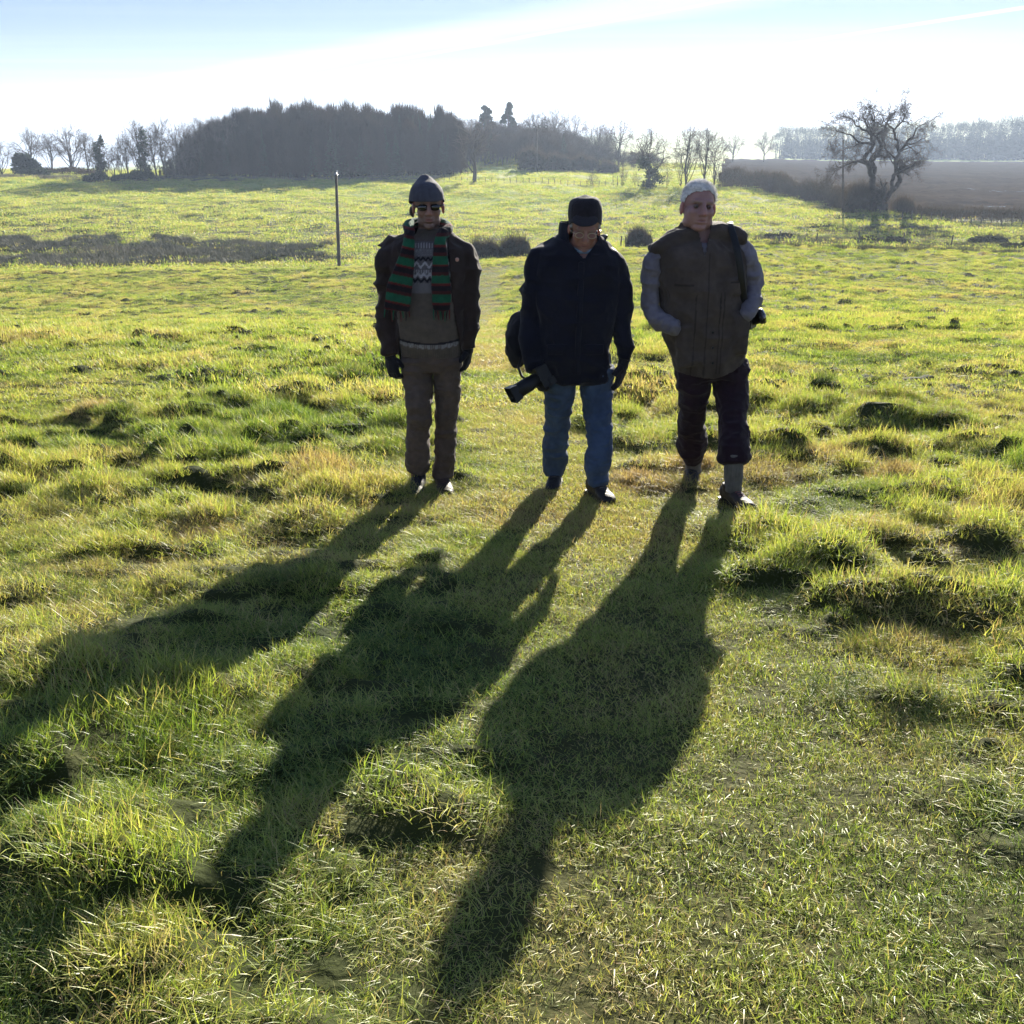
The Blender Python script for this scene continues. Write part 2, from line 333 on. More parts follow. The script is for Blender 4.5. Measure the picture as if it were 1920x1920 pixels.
def plough_mat():
    m, N, L = mat('ploughed_soil')
    o = N.new('ShaderNodeOutputMaterial'); p = N.new('ShaderNodeBsdfPrincipled'); L.new(p.outputs[0], o.inputs[0])
    p.inputs['Roughness'].default_value = .95; p.inputs['Specular IOR Level'].default_value = 0
    g = N.new('ShaderNodeNewGeometry'); mp = N.new('ShaderNodeMapping'); mp.inputs['Rotation'].default_value = (0, 0, R(-20)); mp.inputs['Scale'].default_value = (.12, 1.2, 1)
    L.new(g.outputs['Position'], mp.inputs[0])
    n1 = N.new('ShaderNodeTexNoise'); n1.inputs['Scale'].default_value = .35; n1.inputs['Detail'].default_value = 6; L.new(mp.outputs[0], n1.inputs['Vector'])
    cr = N.new('ShaderNodeValToRGB'); e = cr.color_ramp.elements
    e[0].position = .3; e[0].color = (.032, .023, .016, 1); e[1].position = .7; e[1].color = (.068, .05, .034, 1); L.new(n1.outputs['Fac'], cr.inputs[0]); L.new(cr.outputs[0], p.inputs['Base Color'])
    bp = N.new('ShaderNodeBump'); bp.inputs['Strength'].default_value = 1; bp.inputs['Distance'].default_value = .2; L.new(n1.outputs['Fac'], bp.inputs['Height']); L.new(bp.outputs[0], p.inputs['Normal'])
    return m
PLOUGH = plough_mat()

rows = [-3.0]
while rows[-1] < 66: rows.append(rows[-1] + max(0.02, 0.0052*(rows[-1]+2.2)))
while rows[-1] < 300: rows.append(rows[-1] + 0.0085*rows[-1])
while rows[-1] < 4000: rows.append(rows[-1]*1.03)
rows = np.array(rows); ucols = np.linspace(-0.95, 0.95, 620)
gx = ucols[None, :]*(rows[:, None]+4.0); gy = np.repeat(rows[:, None], len(ucols), 1)
gzz = ground_z(gx.ravel(), gy.ravel())
GV = np.stack([gx.ravel(), gy.ravel(), gzz], 1)
nr, nc = gx.shape
ii = (np.arange(nr-1)[:, None]*nc + np.arange(nc-1)[None, :]).ravel()
GF = np.stack([ii, ii+1, ii+nc+1, ii+nc], 1)
# ploughed field: everything beyond the hedge on the right
HEDGE = [(1345, 185), (1440, 172), (1520, 155), (1600, 138), (1660, 131), (1800, 127), (2300, 122)]
hp = np.array([p for p, d in HEDGE], float); hd = np.array([d for p, d in HEDGE], float)
def px_of(x, y): return 960 + 1920*(x/np.maximum(y, 1))/0.957
fc = GV[GF].mean(1); fpx = px_of(fc[:, 0], fc[:, 1])
pl = (fc[:, 1] > np.interp(fpx, hp, hd)+2) & (fc[:, 1] < 545) & (fpx > 1345 + 0.03*(fc[:, 1]-185))
far = sst(110, 200, GV[:, 1]); worn = path_mask(GV[:, 0], GV[:, 1])*0.8
def submesh(name, mask, m):
    F = GF[mask]; u, inv = np.unique(F, return_inverse=True)
    return mesh_from(name, GV[u], inv.reshape(F.shape), [m], attrs={'far': far[u], 'worn': worn[u]})
tag(link('ground', submesh('ground', ~pl, TURF)), 'rough grass meadow falling to a shallow valley', None, None, 'structure')
tag(link('ploughed_field', submesh('ploughed_field', pl, PLOUGH)), 'brown ploughed field beyond the hedge', None, None, 'structure')

# ------------------------------------------------------------------ grass
rng = np.random.default_rng(7)
def blades(n, rad, l0, l1, width, lean0, lean1, curve, segs=3, r=rng, wind=0.25):
    a = r.uniform(0, 2*np.pi, n); q = rad*np.sqrt(r.uniform(0, 1, n)); bx, by = q*np.cos(a), q*np.sin(a)
    az = r.uniform(0, 2*np.pi, n); Ln = r.uniform(l0, l1, n)*(1-0.35*(q/rad)**2)
    th = r.uniform(lean0, lean1, n); kv = r.uniform(.3, 1, n)*curve; wd = width*r.uniform(.6, 1.2, n)
    fa = az + np.pi/2 + r.normal(0, .5, n)
    P = np.stack([bx, by, np.full(n, -0.003)], 1); V = []; tint = r.uniform(0, 1, n)**1.3; tint = np.where(r.uniform(0, 1, n) < .13, 1.7, tint)
    for k in range(segs+1):
        t = k/segs; ww = wd*(1-t**1.5)*0.5
        side = np.stack([np.cos(fa), np.sin(fa), np.zeros(n)], 1)*ww[:, None]
        if k < segs: V += [P-side, P+side]
        else: V += [P.copy()]
        ang = th + kv*(t+.5/segs)
        step = (Ln/segs)[:, None]*np.stack([np.sin(ang)*np.cos(az) - wind*.3, np.sin(ang)*np.sin(az) - wind*.2, np.cos(ang)], 1)
        P = P + step
    m = len(V); V = np.stack(V, 1).reshape(-1, 3); base = np.arange(n)*m; F = []
    for k in range(segs-1): F.append(np.stack([base+2*k, base+2*k+1, base+2*k+3, base+2*k+2], 1))
    tip = np.stack([base+2*(segs-1), base+2*(segs-1)+1, base+2*segs, base+2*segs], 1)
    T = np.repeat(tint, m)
    return V, np.concatenate(F) if F else None, tip[:, :3], T
def blade_mesh(name, m, *a, **k):
    V, Q, T, tint = blades(*a, **k)
    F = (Q.tolist() if Q is not None else []) + T.tolist()
    return mesh_from(name, V, F, [m], smooth=False, attrs={'tint': tint})

def scatter(name, label, meshes, pts, rotz, scale, idx, dry, tilt=None):
    """one countless object: a cloud of points that each carry one clump"""
    col = bpy.data.collections.new(name + '_clumps')
    for k, me in enumerate(meshes):
        ob = bpy.data.objects.new('%s_clump_%02d' % (name, k), me); col.objects.link(ob)
    me = bpy.data.meshes.new(name); me.vertices.add(len(pts)); me.vertices.foreach_set('co', np.asarray(pts, np.float32).ravel())
    rot = np.zeros((len(pts), 3), np.float32); rot[:, 2] = rotz
    if tilt is not None: rot[:, :2] = tilt
    for nm, ty, d in (('rot', 'FLOAT_VECTOR', rot), ('scl', 'FLOAT_VECTOR', scale), ('idx', 'INT', idx), ('dry', 'FLOAT', dry)):
        at = me.attributes.new(nm, ty, 'POINT')
        at.data.foreach_set('vector' if ty == 'FLOAT_VECTOR' else 'value', np.asarray(d, np.int32 if ty == 'INT' else np.float32).ravel())
    o = link(name, me); tag(o, label, None, None, 'stuff')
    g = bpy.data.node_groups.new(name, 'GeometryNodeTree')
    g.interface.new_socket('Geometry', in_out='INPUT', socket_type='NodeSocketGeometry'); g.interface.new_socket('Geometry', in_out='OUTPUT', socket_type='NodeSocketGeometry')
    gi = g.nodes.new('NodeGroupInput'); go = g.nodes.new('NodeGroupOutput')
    ip = g.nodes.new('GeometryNodeInstanceOnPoints'); ci = g.nodes.new('GeometryNodeCollectionInfo')
    ci.inputs['Collection'].default_value = col; ci.inputs['Separate Children'].default_value = True; ci.inputs['Reset Children'].default_value = True
    g.links.new(gi.outputs[0], ip.inputs['Points']); g.links.new(ci.outputs[0], ip.inputs['Instance']); ip.inputs['Pick Instance'].default_value = True
    for nm, ty, sk in (('idx', 'INT', 'Instance Index'), ('rot', 'FLOAT_VECTOR', 'Rotation'), ('scl', 'FLOAT_VECTOR', 'Scale')):
        na = g.nodes.new('GeometryNodeInputNamedAttribute'); na.data_type = ty; na.inputs['Name'].default_value = nm
        g.links.new(na.outputs['Attribute'], ip.inputs[sk])
    g.links.new(ip.outputs[0], go.inputs[0])
    md = o.modifiers.new('scatter', 'NODES'); md.node_group = g
    return o

def sample_fan(d0, d1, dens, half=0.62, pad=0.5):
    """points in the wedge in front of the viewer between two distances"""
    hw1 = half*d1+pad; n = int((d1-d0)*2*hw1*dens)
    y = rng.uniform(d0, d1, n); x = rng.uniform(-hw1, hw1, n)
    k = np.abs(x) < half*np.maximum(y, .5)+pad
    return x[k], y[k]

def lay_grass(name, label, meshes, nshort, x, y, sc0, sc1, dryk=1.0):
    """meshes: first nshort are for the trodden path"""
    n = len(x); pm = path_mask(x, y); h = hum(x, y)
    z = base_z(x, y) + h
    drop = rng.uniform(0, 1, n) < .42*(1-.75*pm)*sst(.5, .66, fbm2(x*4.2, y*5.5, 2, 121)) + .15*sst(.03, 0, h)*(1-pm)
    x, y, z, pm, h = [q[~drop] for q in (x, y, z, pm, h)]; n = len(x)
    dry = (fbm2(x*.55, y*.55, 3, 61)-.5)*.9*dryk + rng.normal(0, .10, n) + pm*.15
    boost = np.zeros(n)
    for tx, ty, rad, hh, dr in TUSS:
        d2 = ((x-tx)**2+(y-ty)**2)/(rad*rad); k = d2 < 2.5
        boost[k] += np.exp(-d2[k])*hh*3.2; dry[k] += (dr-.25)*.75*np.exp(-d2[k]*.6)
    idx = np.where(rng.uniform(0, 1, n) < sst(.25, .6, pm), rng.integers(0, nshort, n), rng.integers(nshort, len(meshes), n))
    long = 0.66 + .75*sst(.02, .14, h) + boost
    s = rng.uniform(sc0, sc1, n)*(.68+.62*vn2(x*6.5, y*6.5, 131))
    sz = s*np.where(pm > .5, .72, long*rng.uniform(.8, 1.15, n))
    sxy = s*np.where(pm > .5, 1, 0.9+.25*long)
    tilt = rng.normal(0, .10, (n, 2))
    return scatter(name, label, meshes, np.stack([x, y, z], 1), rng.uniform(-.9, .9, n), np.stack([sxy, sxy, sz], 1), idx, np.clip(dry, -.4, .6), tilt)

near = [blade_mesh('short_tuft', GRASS, 110, .09, .02, .055, .0024, .3, 1.35, .3) for _ in range(4)] + \
       [blade_mesh('long_tuft', GRASS, 100, .07, .03, .075, .0022, .05, 1.0, 1.1) for _ in range(7)] + \
       [blade_mesh('flopped_tuft', GRASS, 80, .08, .04, .095, .0024, .3, 1.1, 1.2) for _ in range(2)]
x, y = sample_fan(-.2, 4.2, 300); lay_grass('grass', 'ankle high meadow grass nearest the viewer', near, 4, x, y, .75, 1.25)
x, y = sample_fan(4.2, 9, 280); lay_grass('grass', 'tufted meadow grass round the three walkers', near, 4, x, y, 1.0, 1.5)
mid = [blade_mesh('short_patch', GRASS, 100, .2, .03, .07, .006, .3, 1.1, .4) for _ in range(3)] + [blade_mesh('long_patch', GRASS, 100, .16, .035, .085, .005, .1, .9, 1.0) for _ in range(5)]
x, y = sample_fan(9, 25, 95); lay_grass('grass', 'meadow grass behind the walkers', mid, 3, x, y, .9, 1.3)
farm = [blade_mesh('short_sward', GRASS, 80, .26, .03, .06, .011, .3, 1.2, .8, segs=2) for _ in range(2)] + [blade_mesh('long_sward', GRASS, 90, .26, .05, .10, .010, .1, .8, .9, segs=2) for _ in range(4)]
x, y = sample_fan(25, 70, 24); lay_grass('grass', 'meadow grass running down to the brow', farm, 2, x, y, .9, 1.3)
tus = [blade_mesh('tussock', SHADED_GRASS, 380, .11, .035, .12, .0026, .1, 1.0, 1.1, wind=.2) for _ in range(5)]
def lay_tussocks(label, d0, d1, dens, s0, s1):
    x, y = sample_fan(d0, d1, dens); n = len(x); pm = path_mask(x, y); f = fbm2(x*.8, y*.8, 2, 141)
    k = (pm < .35) & (rng.uniform(0, 1, n) < sst(.25, .75, f)); x, y, f = x[k], y[k], f[k]; n = len(x)
    dry = (fbm2(x*.5, y*.5, 2, 142)-.5)*1.1 + rng.normal(0, .12, n) - .05
    s = rng.uniform(s0, s1, n)*(.7+.6*f); sc = np.stack([s*rng.uniform(.9, 1.7, n), s*rng.uniform(.8, 1.2, n), s*rng.uniform(.6, 1.0, n)], 1)
    scatter('grass_tussocks', label, tus, np.stack([x, y, base_z(x, y)+hum(x, y)-.008], 1), rng.uniform(-.6, .6, n), sc, rng.integers(0, 5, n), np.clip(dry, -.35, .5), rng.normal(0, .12, (n, 2)))
lay_tussocks('small dense grass tussocks near the viewer', 1.2, 6, 11, .4, .85)
lay_tussocks('small dense grass tussocks dotting the meadow', 6, 22, 20, .5, 1.05)
lay_tussocks('small grass tussocks out to the brow of the meadow', 22, 66, 7, .7, 1.4)
bp = []
for tx, ty, rad, hh, dr in TUSS:
    if ty < 2.5 and tx > -.9: continue
    m = int(4+16*rad)
    for _ in range(m):
        a, q = rng.uniform(0, 6.283), rad*1.05*math.sqrt(rng.uniform()); bp.append((tx+q*math.cos(a), ty+q*.7*math.sin(a), rng.uniform(.6, 1.1), min(1.0, .42+hh*4.0)*rng.uniform(.55, 1.1), (dr-.35)*.7+rng.normal(0, .17)))
bp = np.array(bp); n = len(bp)
scatter('large_tussocks', 'larger shaggy tussocks beside the trodden path', tus, np.stack([bp[:, 0], bp[:, 1], base_z(bp[:, 0], bp[:, 1])+hum(bp[:, 0], bp[:, 1])-.01], 1), rng.uniform(-.8, .8, n), np.stack([bp[:, 2], bp[:, 2], bp[:, 3]], 1), rng.integers(0, 5, n), np.clip(bp[:, 4], -.35, .55), rng.normal(0, .15, (n, 2)))
vfar = [blade_mesh('far_sward', GRASS, 140, 1.3, .08, .22, .04, .1, .8, .8, segs=2) for _ in range(4)]
x, y = sample_fan(74, 215, 1.1); q = px_of(x, y)
k = ~((q > 1345) & (y > np.interp(q, hp, hd)-1)); x, y = x[k], y[k]
lay_grass('grass', 'sunlit pasture on the far side of the valley', vfar, 2, x, y, .9, 1.4, .7)
x, y = sample_fan(215, 330, .35); q = px_of(x, y); k = (q < 1330); x, y = x[k], y[k]
lay_grass('grass', 'pasture rising towards the hill wood', vfar, 2, x, y, 1.2, 1.8, .9)
# ------------------------------------------------------------------ woody plants
def tubes(segs):
    """segs: rows of p0(3) p1(3) r0 r1 -> one mesh of tapering tubes; thick ones get more sides"""
    A = np.array(segs, float); Vs, Fs, off = [], [], 0
    for lo, hi, k in ((0, .035, 3), (.035, .12, 5), (.12, 9, 9)):
        a = A[(A[:, 6] >= lo) & (A[:, 6] < hi)]
        if not len(a): continue
        d = a[:, 3:6]-a[:, :3]; d /= np.linalg.norm(d, axis=1)[:, None]+1e-9
        ref = np.where(np.abs(d[:, 2:3]) < .9, np.array([[0, 0, 1.]]), np.array([[1., 0, 0]]))
        u = np.cross(d, ref); u /= np.linalg.norm(u, axis=1)[:, None]+1e-9; v = np.cross(d, u)
        an = np.arange(k)*2*np.pi/k
        c = u[:, None, :]*np.cos(an)[None, :, None] + v[:, None, :]*np.sin(an)[None, :, None]
        V = np.concatenate([a[:, None, :3]+c*a[:, None, 6:7], a[:, None, 3:6]+c*a[:, None, 7:8]], 1).reshape(-1, 3)
        b = (np.arange(len(a))*2*k)[:, None]; i = np.arange(k)[None, :]; j = (i+1) % k
        F = np.stack([b+i, b+j, b+k+j, b+k+i], 2).reshape(-1, 4)
        Vs.append(V); Fs.append(F+off); off += len(V)
    return np.concatenate(Vs), np.concatenate(Fs)

def grow(rnd, height, r0, spread=.75, first=.25, levels=5, up=.12, wig=.18, kids=(5, 7), ratio=.62, twist=None, lean=(0, 0), minr=.011):
    thick, thin = [], []
    def br(p, d, ln, r, lv):
        n = 7 if lv < 2 else (5 if lv < 4 else 3)
        seg = ln/n; q = list(p); d = list(d); kid_n = rnd.randint(*kids) if lv < levels else 0
        if lv == 0: kid_n += 3
        spots = sorted(rnd.uniform(first if lv == 0 else .18, 1) for _ in range(kid_n)); si = 0
        for k in range(n):
            wv = wig*(1+.35*lv)
            d = [d[0]+rnd.gauss(0, wv), d[1]+rnd.gauss(0, wv), d[2]+rnd.gauss(0, wv*.6)+up]
            if lv == 0 and twist: d[0] += twist[0]; d[1] += twist[1]
            m = math.sqrt(sum(t*t for t in d)); d = [t/m for t in d]
            e = [q[0]+d[0]*seg, q[1]+d[1]*seg, q[2]+d[2]*seg]
            ra, rb = max(minr*.7, r*(1-.72*k/n)), max(minr*.6, r*(1-.72*(k+1)/n))
            if lv == 0 and k == 0: ra *= 1.25
            (thick if lv < 2 else thin).append(q+e+[ra, rb])
            while si < len(spots) and spots[si] <= (k+1)/n:
                t = (spots[si]*n-k); s = [q[i]+(e[i]-q[i])*t for i in range(3)]
                az = rnd.uniform(0, 6.283); an = rnd.gauss(spread, .18)
                ref = (0, 0, 1) if abs(d[2]) < .9 else (1, 0, 0)
                u = Vector(d).cross(Vector(ref)).normalized(); v = Vector(d).cross(u)
                nd = Vector(d)*math.cos(an) + (u*math.cos(az)+v*math.sin(az))*math.sin(an)
                sc = ratio*rnd.uniform(.75, 1.15)*(1-.45*spots[si]*(1 if lv == 0 else .6))
                br(s, list(nd), ln*sc, max(minr, (ra*.62)), lv+1); si += 1
            q = e
    br([0, 0, -.3], [lean[0], lean[1], 1], height*.72, r0, 0)
    return thick, thin
def crown_tree(seed, h=15, w=12, trunk=.28, limbs=12, subs=6, twigs=9, r0=.38, leader=.5, flat=.42, wob=.5, tw=1.0):
    """trunk, limbs that arch out to a dome, then branchlets and fine twigs that fill it"""
    rnd = random.Random(seed); thick, thin = [], []
    def curve(p, e, r, r1, n, jit, dest, lift=.25):
        c = [(p[i]+e[i])/2 for i in range(3)]; L_ = math.dist(p, e); c = [c[0]+rnd.gauss(0, jit*L_*.3), c[1]+rnd.gauss(0, jit*L_*.3), c[2]-L_*lift*.4*rnd.random()]
        pts = []
        for k in range(n+1):
            t = k/n; pts.append([p[i]*(1-t)**2+2*c[i]*t*(1-t)+e[i]*t*t+(rnd.gauss(0, jit*L_*.05) if 0 < k < n else 0) for i in range(3)])
        for k in range(n): dest.append(pts[k]+pts[k+1]+[r+(r1-r)*k/n, r+(r1-r)*(k+1)/n])
        return pts
    cz, rz, rx = h*(1-flat), h*flat, w/2
    def dome(f, az=None, el=None):
        az = rnd.uniform(0, 6.283) if az is None else az; el = math.asin(rnd.uniform(-.35, 1)) if el is None else el
        q = f*(1+.12*math.sin(az*3+seed)); return [rx*q*math.cos(el)*math.cos(az), rx*q*math.cos(el)*math.sin(az), cz+rz*q*math.sin(el)]
    lean = (rnd.gauss(0, .03)*h, rnd.gauss(0, .03)*h)
    tp = curve([0, 0, -.3], [lean[0], lean[1], h*(trunk+leader*(1-trunk))], r0*1.15, r0*.35, 8, .25, thick, 0)
    for a in range(limbs):
        t = rnd.uniform(trunk*.9, 1)**1.0; k = min(7, max(1, int(t*8))); s = tp[k]
        az = a*2.4+rnd.gauss(0, .3); el = math.asin(min(1, max(-.3, -.2+1.2*(a+.5)/limbs+rnd.gauss(0, .12))))
        e = dome(rnd.uniform(.5, .7), az, el); lp = curve(s, e, r0*.42*(1.1-.5*k/8), r0*.14, 6, wob, thick)
        for b in range(subs):
            k2 = rnd.randint(2, 6); s2 = lp[k2]; e2 = dome(rnd.uniform(.8, 1.0), az+rnd.gauss(0, .55), el+rnd.gauss(0, .4)); sp_ = curve(s2, e2, r0*.13, .022, 5, wob, thin)
            for c_ in range(twigs):
                k3 = rnd.randint(1, 5); s3 = sp_[k3]; L3 = h*rnd.uniform(.05, .11)*tw; o = [s3[0]/rx, s3[1]/rx, (s3[2]-cz)/rz]; m = math.sqrt(sum(v*v for v in o))+.01
                d = [o[0]/m*.8+rnd.gauss(0, .6), o[1]/m*.8+rnd.gauss(0, .6), o[2]/m*.8+rnd.gauss(0, .5)+.25]; m = math.sqrt(sum(v*v for v in d)); e3 = [s3[i]+d[i]/m*L3 for i in range(3)]
                tpz = curve(s3, e3, .020, .010, 2, .5, thin)
                for _ in range(2):
                    d2 = [d[i]/m+rnd.gauss(0, .55) for i in range(3)]; m2 = math.sqrt(sum(v*v for v in d2)); q3 = tpz[rnd.randint(1, 2)]
                    thin.append(q3+[q3[i]+d2[i]/m2*L3*.6 for i in range(3)]+[.012, .006])
    return thick, thin
def tree_meshes(seed, **k):
    thick, thin = crown_tree(seed, **k)
    V, F = tubes(thick); V2, F2 = tubes(thin)
    hh = max(V2[:, 2].max(), V[:, 2].max())
    return mesh_from('trunk', V, F, [BARK]), mesh_from('crown', V2, F2, [TWIG], smooth=False), hh, float(np.percentile(np.abs(V2[:, 0]), 98))*2
def put_tree(tm, x, y, h, width, rz, label, cat='tree', group=None, name='bare_tree', z=None):
    a, b, hh, ww = tm; s = h/hh; sw = width/ww if width else s
    z = float(base_z([x], [y])[0]) if z is None else z
    t = thing(name, label, cat, (x, y, z-.05), rz, group, (sw, sw, s))
    link('trunk', a, t); link('crown', b, t); return t

def leaf_tris(n, size, fn, r, up=0):
    c = fn(n); a = r.normal(size=(n, 3)); a[:, 2] += up; a /= np.linalg.norm(a, axis=1)[:, None]
    b = np.cross(a, r.normal(size=(n, 3))); b /= np.linalg.norm(b, axis=1)[:, None]
    s = (size*r.uniform(.5, 1.3, n))[:, None]
    V = np.stack([c-b*s*.5, c+b*s*.5, c+a*s*1.5], 1).reshape(-1, 3)
    return V, np.arange(3*n).reshape(-1, 3), np.repeat(r.uniform(0, 1, n), 3)
def twig_tris(n, length, width, fn, r, up=1.2, rad=None):
    c = fn(n); a = r.normal(size=(n, 3)); a[:, 2] = np.abs(a[:, 2])+up
    a /= np.linalg.norm(a, axis=1)[:, None]; b = np.cross(a, r.normal(size=(n, 3))); b /= np.linalg.norm(b, axis=1)[:, None]
    s = (length*r.uniform(.4, 1.3, n))[:, None]
    V = np.stack([c-b*width*.5, c+b*width*.5, c+a*s], 1).reshape(-1, 3)
    return V, np.arange(3*n).reshape(-1, 3), np.repeat(r.uniform(0, 1, n), 3)
def lumpy(r, lobes, hollow=.35):
    """random points in a union of lobes (cx,cy,cz,rx,ry,rz), denser near the skin"""
    Lb = np.array(lobes, float); wgt = Lb[:, 3]*Lb[:, 5]; wgt = wgt/wgt.sum()
    def fn(n):
        i = r.choice(len(Lb), n, p=wgt); d = r.normal(size=(n, 3)); d /= np.linalg.norm(d, axis=1)[:, None]
        d[:, 2] = np.where(d[:, 2] < -.5, -d[:, 2], d[:, 2])
        q = r.uniform(hollow, 1.05, n)**.6
        return Lb[i, :3] + d*Lb[i, 3:]*q[:, None]
    return fn
def bush(name, label, px, py, D, wpx, hpx, cat='bush', group=None, m=None, n=5000, size=.10, seed=0, depth=None, twiggy=0, lobes=7):
    r = np.random.default_rng(seed+900); p = W(px, py, D); s = mpp(p); wd, ht = wpx*s, hpx*s; dp = depth or wd*.6
    z = float(base_z([p.x], [D])[0]); lb = []
    for k in range(lobes):
        u = (k+.5)/lobes*2-1 + r.uniform(-.1, .1)
        rr_ = ht*(.62+.25*math.cos(u*1.3))*r.uniform(.75, 1.05)
        lb.append((u*wd*.5*.82, r.uniform(-.3, .3)*dp, rr_*.35, max(wd/lobes*1.1, rr_*.35), dp*.5, rr_*.62))
    t = thing(name, label, cat, (p.x, D, z), 0, group)
    V, F, T = leaf_tris(n, size, lumpy(r, lb), r)
    link('foliage', mesh_from('foliage', V, F, [m or BUSHM], smooth=False, attrs={'tint': T}), t)
    if twiggy:
        V, F, T = twig_tris(twiggy, ht*.45, .03, lumpy(r, lb, .5), r)
        link('twigs', mesh_from('twigs', V, F, [HEDGEM], smooth=False, attrs={'tint': T}), t)
    sg = []
    for k in range(7):
        a = r.uniform(0, 6.28); sg.append([r.uniform(-.3, .3)*wd, r.uniform(-.1, .1)*dp, -.1, r.uniform(-.4, .4)*wd, r.uniform(-.3, .3)*dp, ht*.6, .05, .015])
    V, F = tubes(sg); link('stem', mesh_from('stem', V, F, [BARK]), t)
    return t

# tree forms
T_WIDE = [tree_meshes(11+i, h=15, w=14, trunk=.2, limbs=13, subs=7, twigs=11, r0=.42, leader=.45, flat=.42) for i in range(3)]
T_TALL = [tree_meshes(31+i, h=17, w=8, trunk=.22, limbs=14, subs=5, twigs=11, r0=.26, leader=.8, flat=.44, wob=.3) for i in range(3)]
T_SMALL = [tree_meshes(51+i, h=9, w=7, trunk=.08, limbs=12, subs=5, twigs=7, r0=.16, leader=.5, flat=.5) for i in range(2)]

def tree_px(tm, px, pyb, pyt, D, wpx, label, group=None, name='bare_tree', rz=None):
    zb = float(base_z([W(px, pyb, D).x], [D])[0]); zt = W(px, pyt, D).z; p = W(px, (pyb+pyt)/2, D)
    return put_tree(tm, W(px, pyb, D).x, D, max(3, zt-zb), wpx*mpp(p), rz if rz is not None else px*.37 % 6.28, label, 'tree', group, name)

# left sky-line trees
for i, (px, t, D, wd, tm, lb) in enumerate([
    (5, 252, 228, 60, T_TALL[0], 'bare hazy tree cut by the left edge of the view'),
    (62, 228, 240, 75, T_WIDE[0], 'round-topped bare tree rising over the dark evergreen at far left'),
    (96, 236, 236, 55, T_TALL[1], 'slim bare tree between two larger bare trees at far left'),
    (137, 214, 238, 80, T_WIDE[1], 'tallest bare tree of the far left skyline group'),
    (168, 238, 232, 45, T_TALL[2], 'thin bare tree at the right end of the far left group')]):
    tree_px(tm, px, 322, t, D, wd, lb)
bush('evergreen_tree', 'dark rounded evergreen at the foot of the far left skyline trees', 52, 322, 233, 44, 52, 'tree', m=IVY, n=4000, size=.35, seed=1, lobes=3)
bush('shrub', 'low dark spreading shrub on the far left skyline', 66, 322, 222, 62, 22, m=IVY, n=3500, size=.22, seed=2)
bush('field_hedge', 'pale brown hedge behind the far left trees', 128, 322, 236, 130, 20, 'hedge', m=HEDGEM, n=4500, size=.25, seed=3, lobes=12, twiggy=1500)
# fringe of the plantation on the left
fr = [(188, 330, 262, 205, 46, T_SMALL[0]), (214, 330, 268, 207, 50, T_SMALL[1]), (240, 330, 236, 209, 44, T_TALL[1]), (262, 330, 206, 210, 62, T_TALL[0]),
      (291, 330, 222, 209, 50, T_TALL[2]), (312, 331, 200, 212, 52, T_TALL[1]), (336, 331, 214, 211, 56, T_SMALL[0]), (352, 331, 216, 214, 50, T_TALL[0]),
      (374, 331, 204, 213, 50, T_TALL[2]), (396, 332, 206, 214, 46, T_TALL[1]), (412, 332, 196, 216, 50, T_TALL[0]), (436, 332, 202, 215, 46, T_TALL[2]), (228, 331, 250, 204, 40, T_SMALL[1]), (330, 332, 240, 206, 50, T_SMALL[0])]
for k, (px, b, t, D, wd, tm) in enumerate(fr):
    tree_px(tm, px, b, t, D, wd, 'slender bare tree in the open fringe at the left end of the dark plantation', 'bare trees fringing the plantation', rz=k*1.7)
def ivy_tree(px, pyb, pyt, D, wpx, label, tm, ivy_h, ivy_w, seed, rz=None):
    t = tree_px(tm, px, pyb, pyt, D, wpx, label, rz=rz); s = t.scale; r = np.random.default_rng(seed)
    lb = [(r.uniform(-.35, .35)*ivy_w, 0, ivy_h*(k+.3)/7, ivy_w*(.5-.045*k)*r.uniform(.8, 1.15), ivy_w*.45, ivy_h*.2) for k in range(7)]
    V, F, T = leaf_tris(1700, .28, lumpy(r, lb, .0), r); V = V/np.array([s[0], s[1], s[2]])
    link('ivy', mesh_from('ivy', V, F, [IVY], smooth=False, attrs={'tint': T}), t); return t
ivy_tree(196, 331, 246, 203, 60, 'dark ivy-hung tree at the left tip of the plantation fringe', T_SMALL[1], 7.5, 2.6, 4)
ivy_tree(275, 331, 226, 204, 60, 'dark ivy-clad tree among the pale fringe trees left of the plantation', T_SMALL[0], 8.5, 2.8, 5)
for k, (px, wd, ht, D) in enumerate([(182, 44, 20, 199), (222, 26, 20, 198), (262, 60, 26, 200)]):
    bush('evergreen_shrub', ['dark evergreen shrub leftmost below the plantation fringe', 'small dark shrub between two larger ones below the plantation fringe', 'broad dark clipped-looking shrub below the plantation fringe'][k],
         px, 336, D, wd, ht, m=IVY, n=4500, size=.2, seed=10+k)

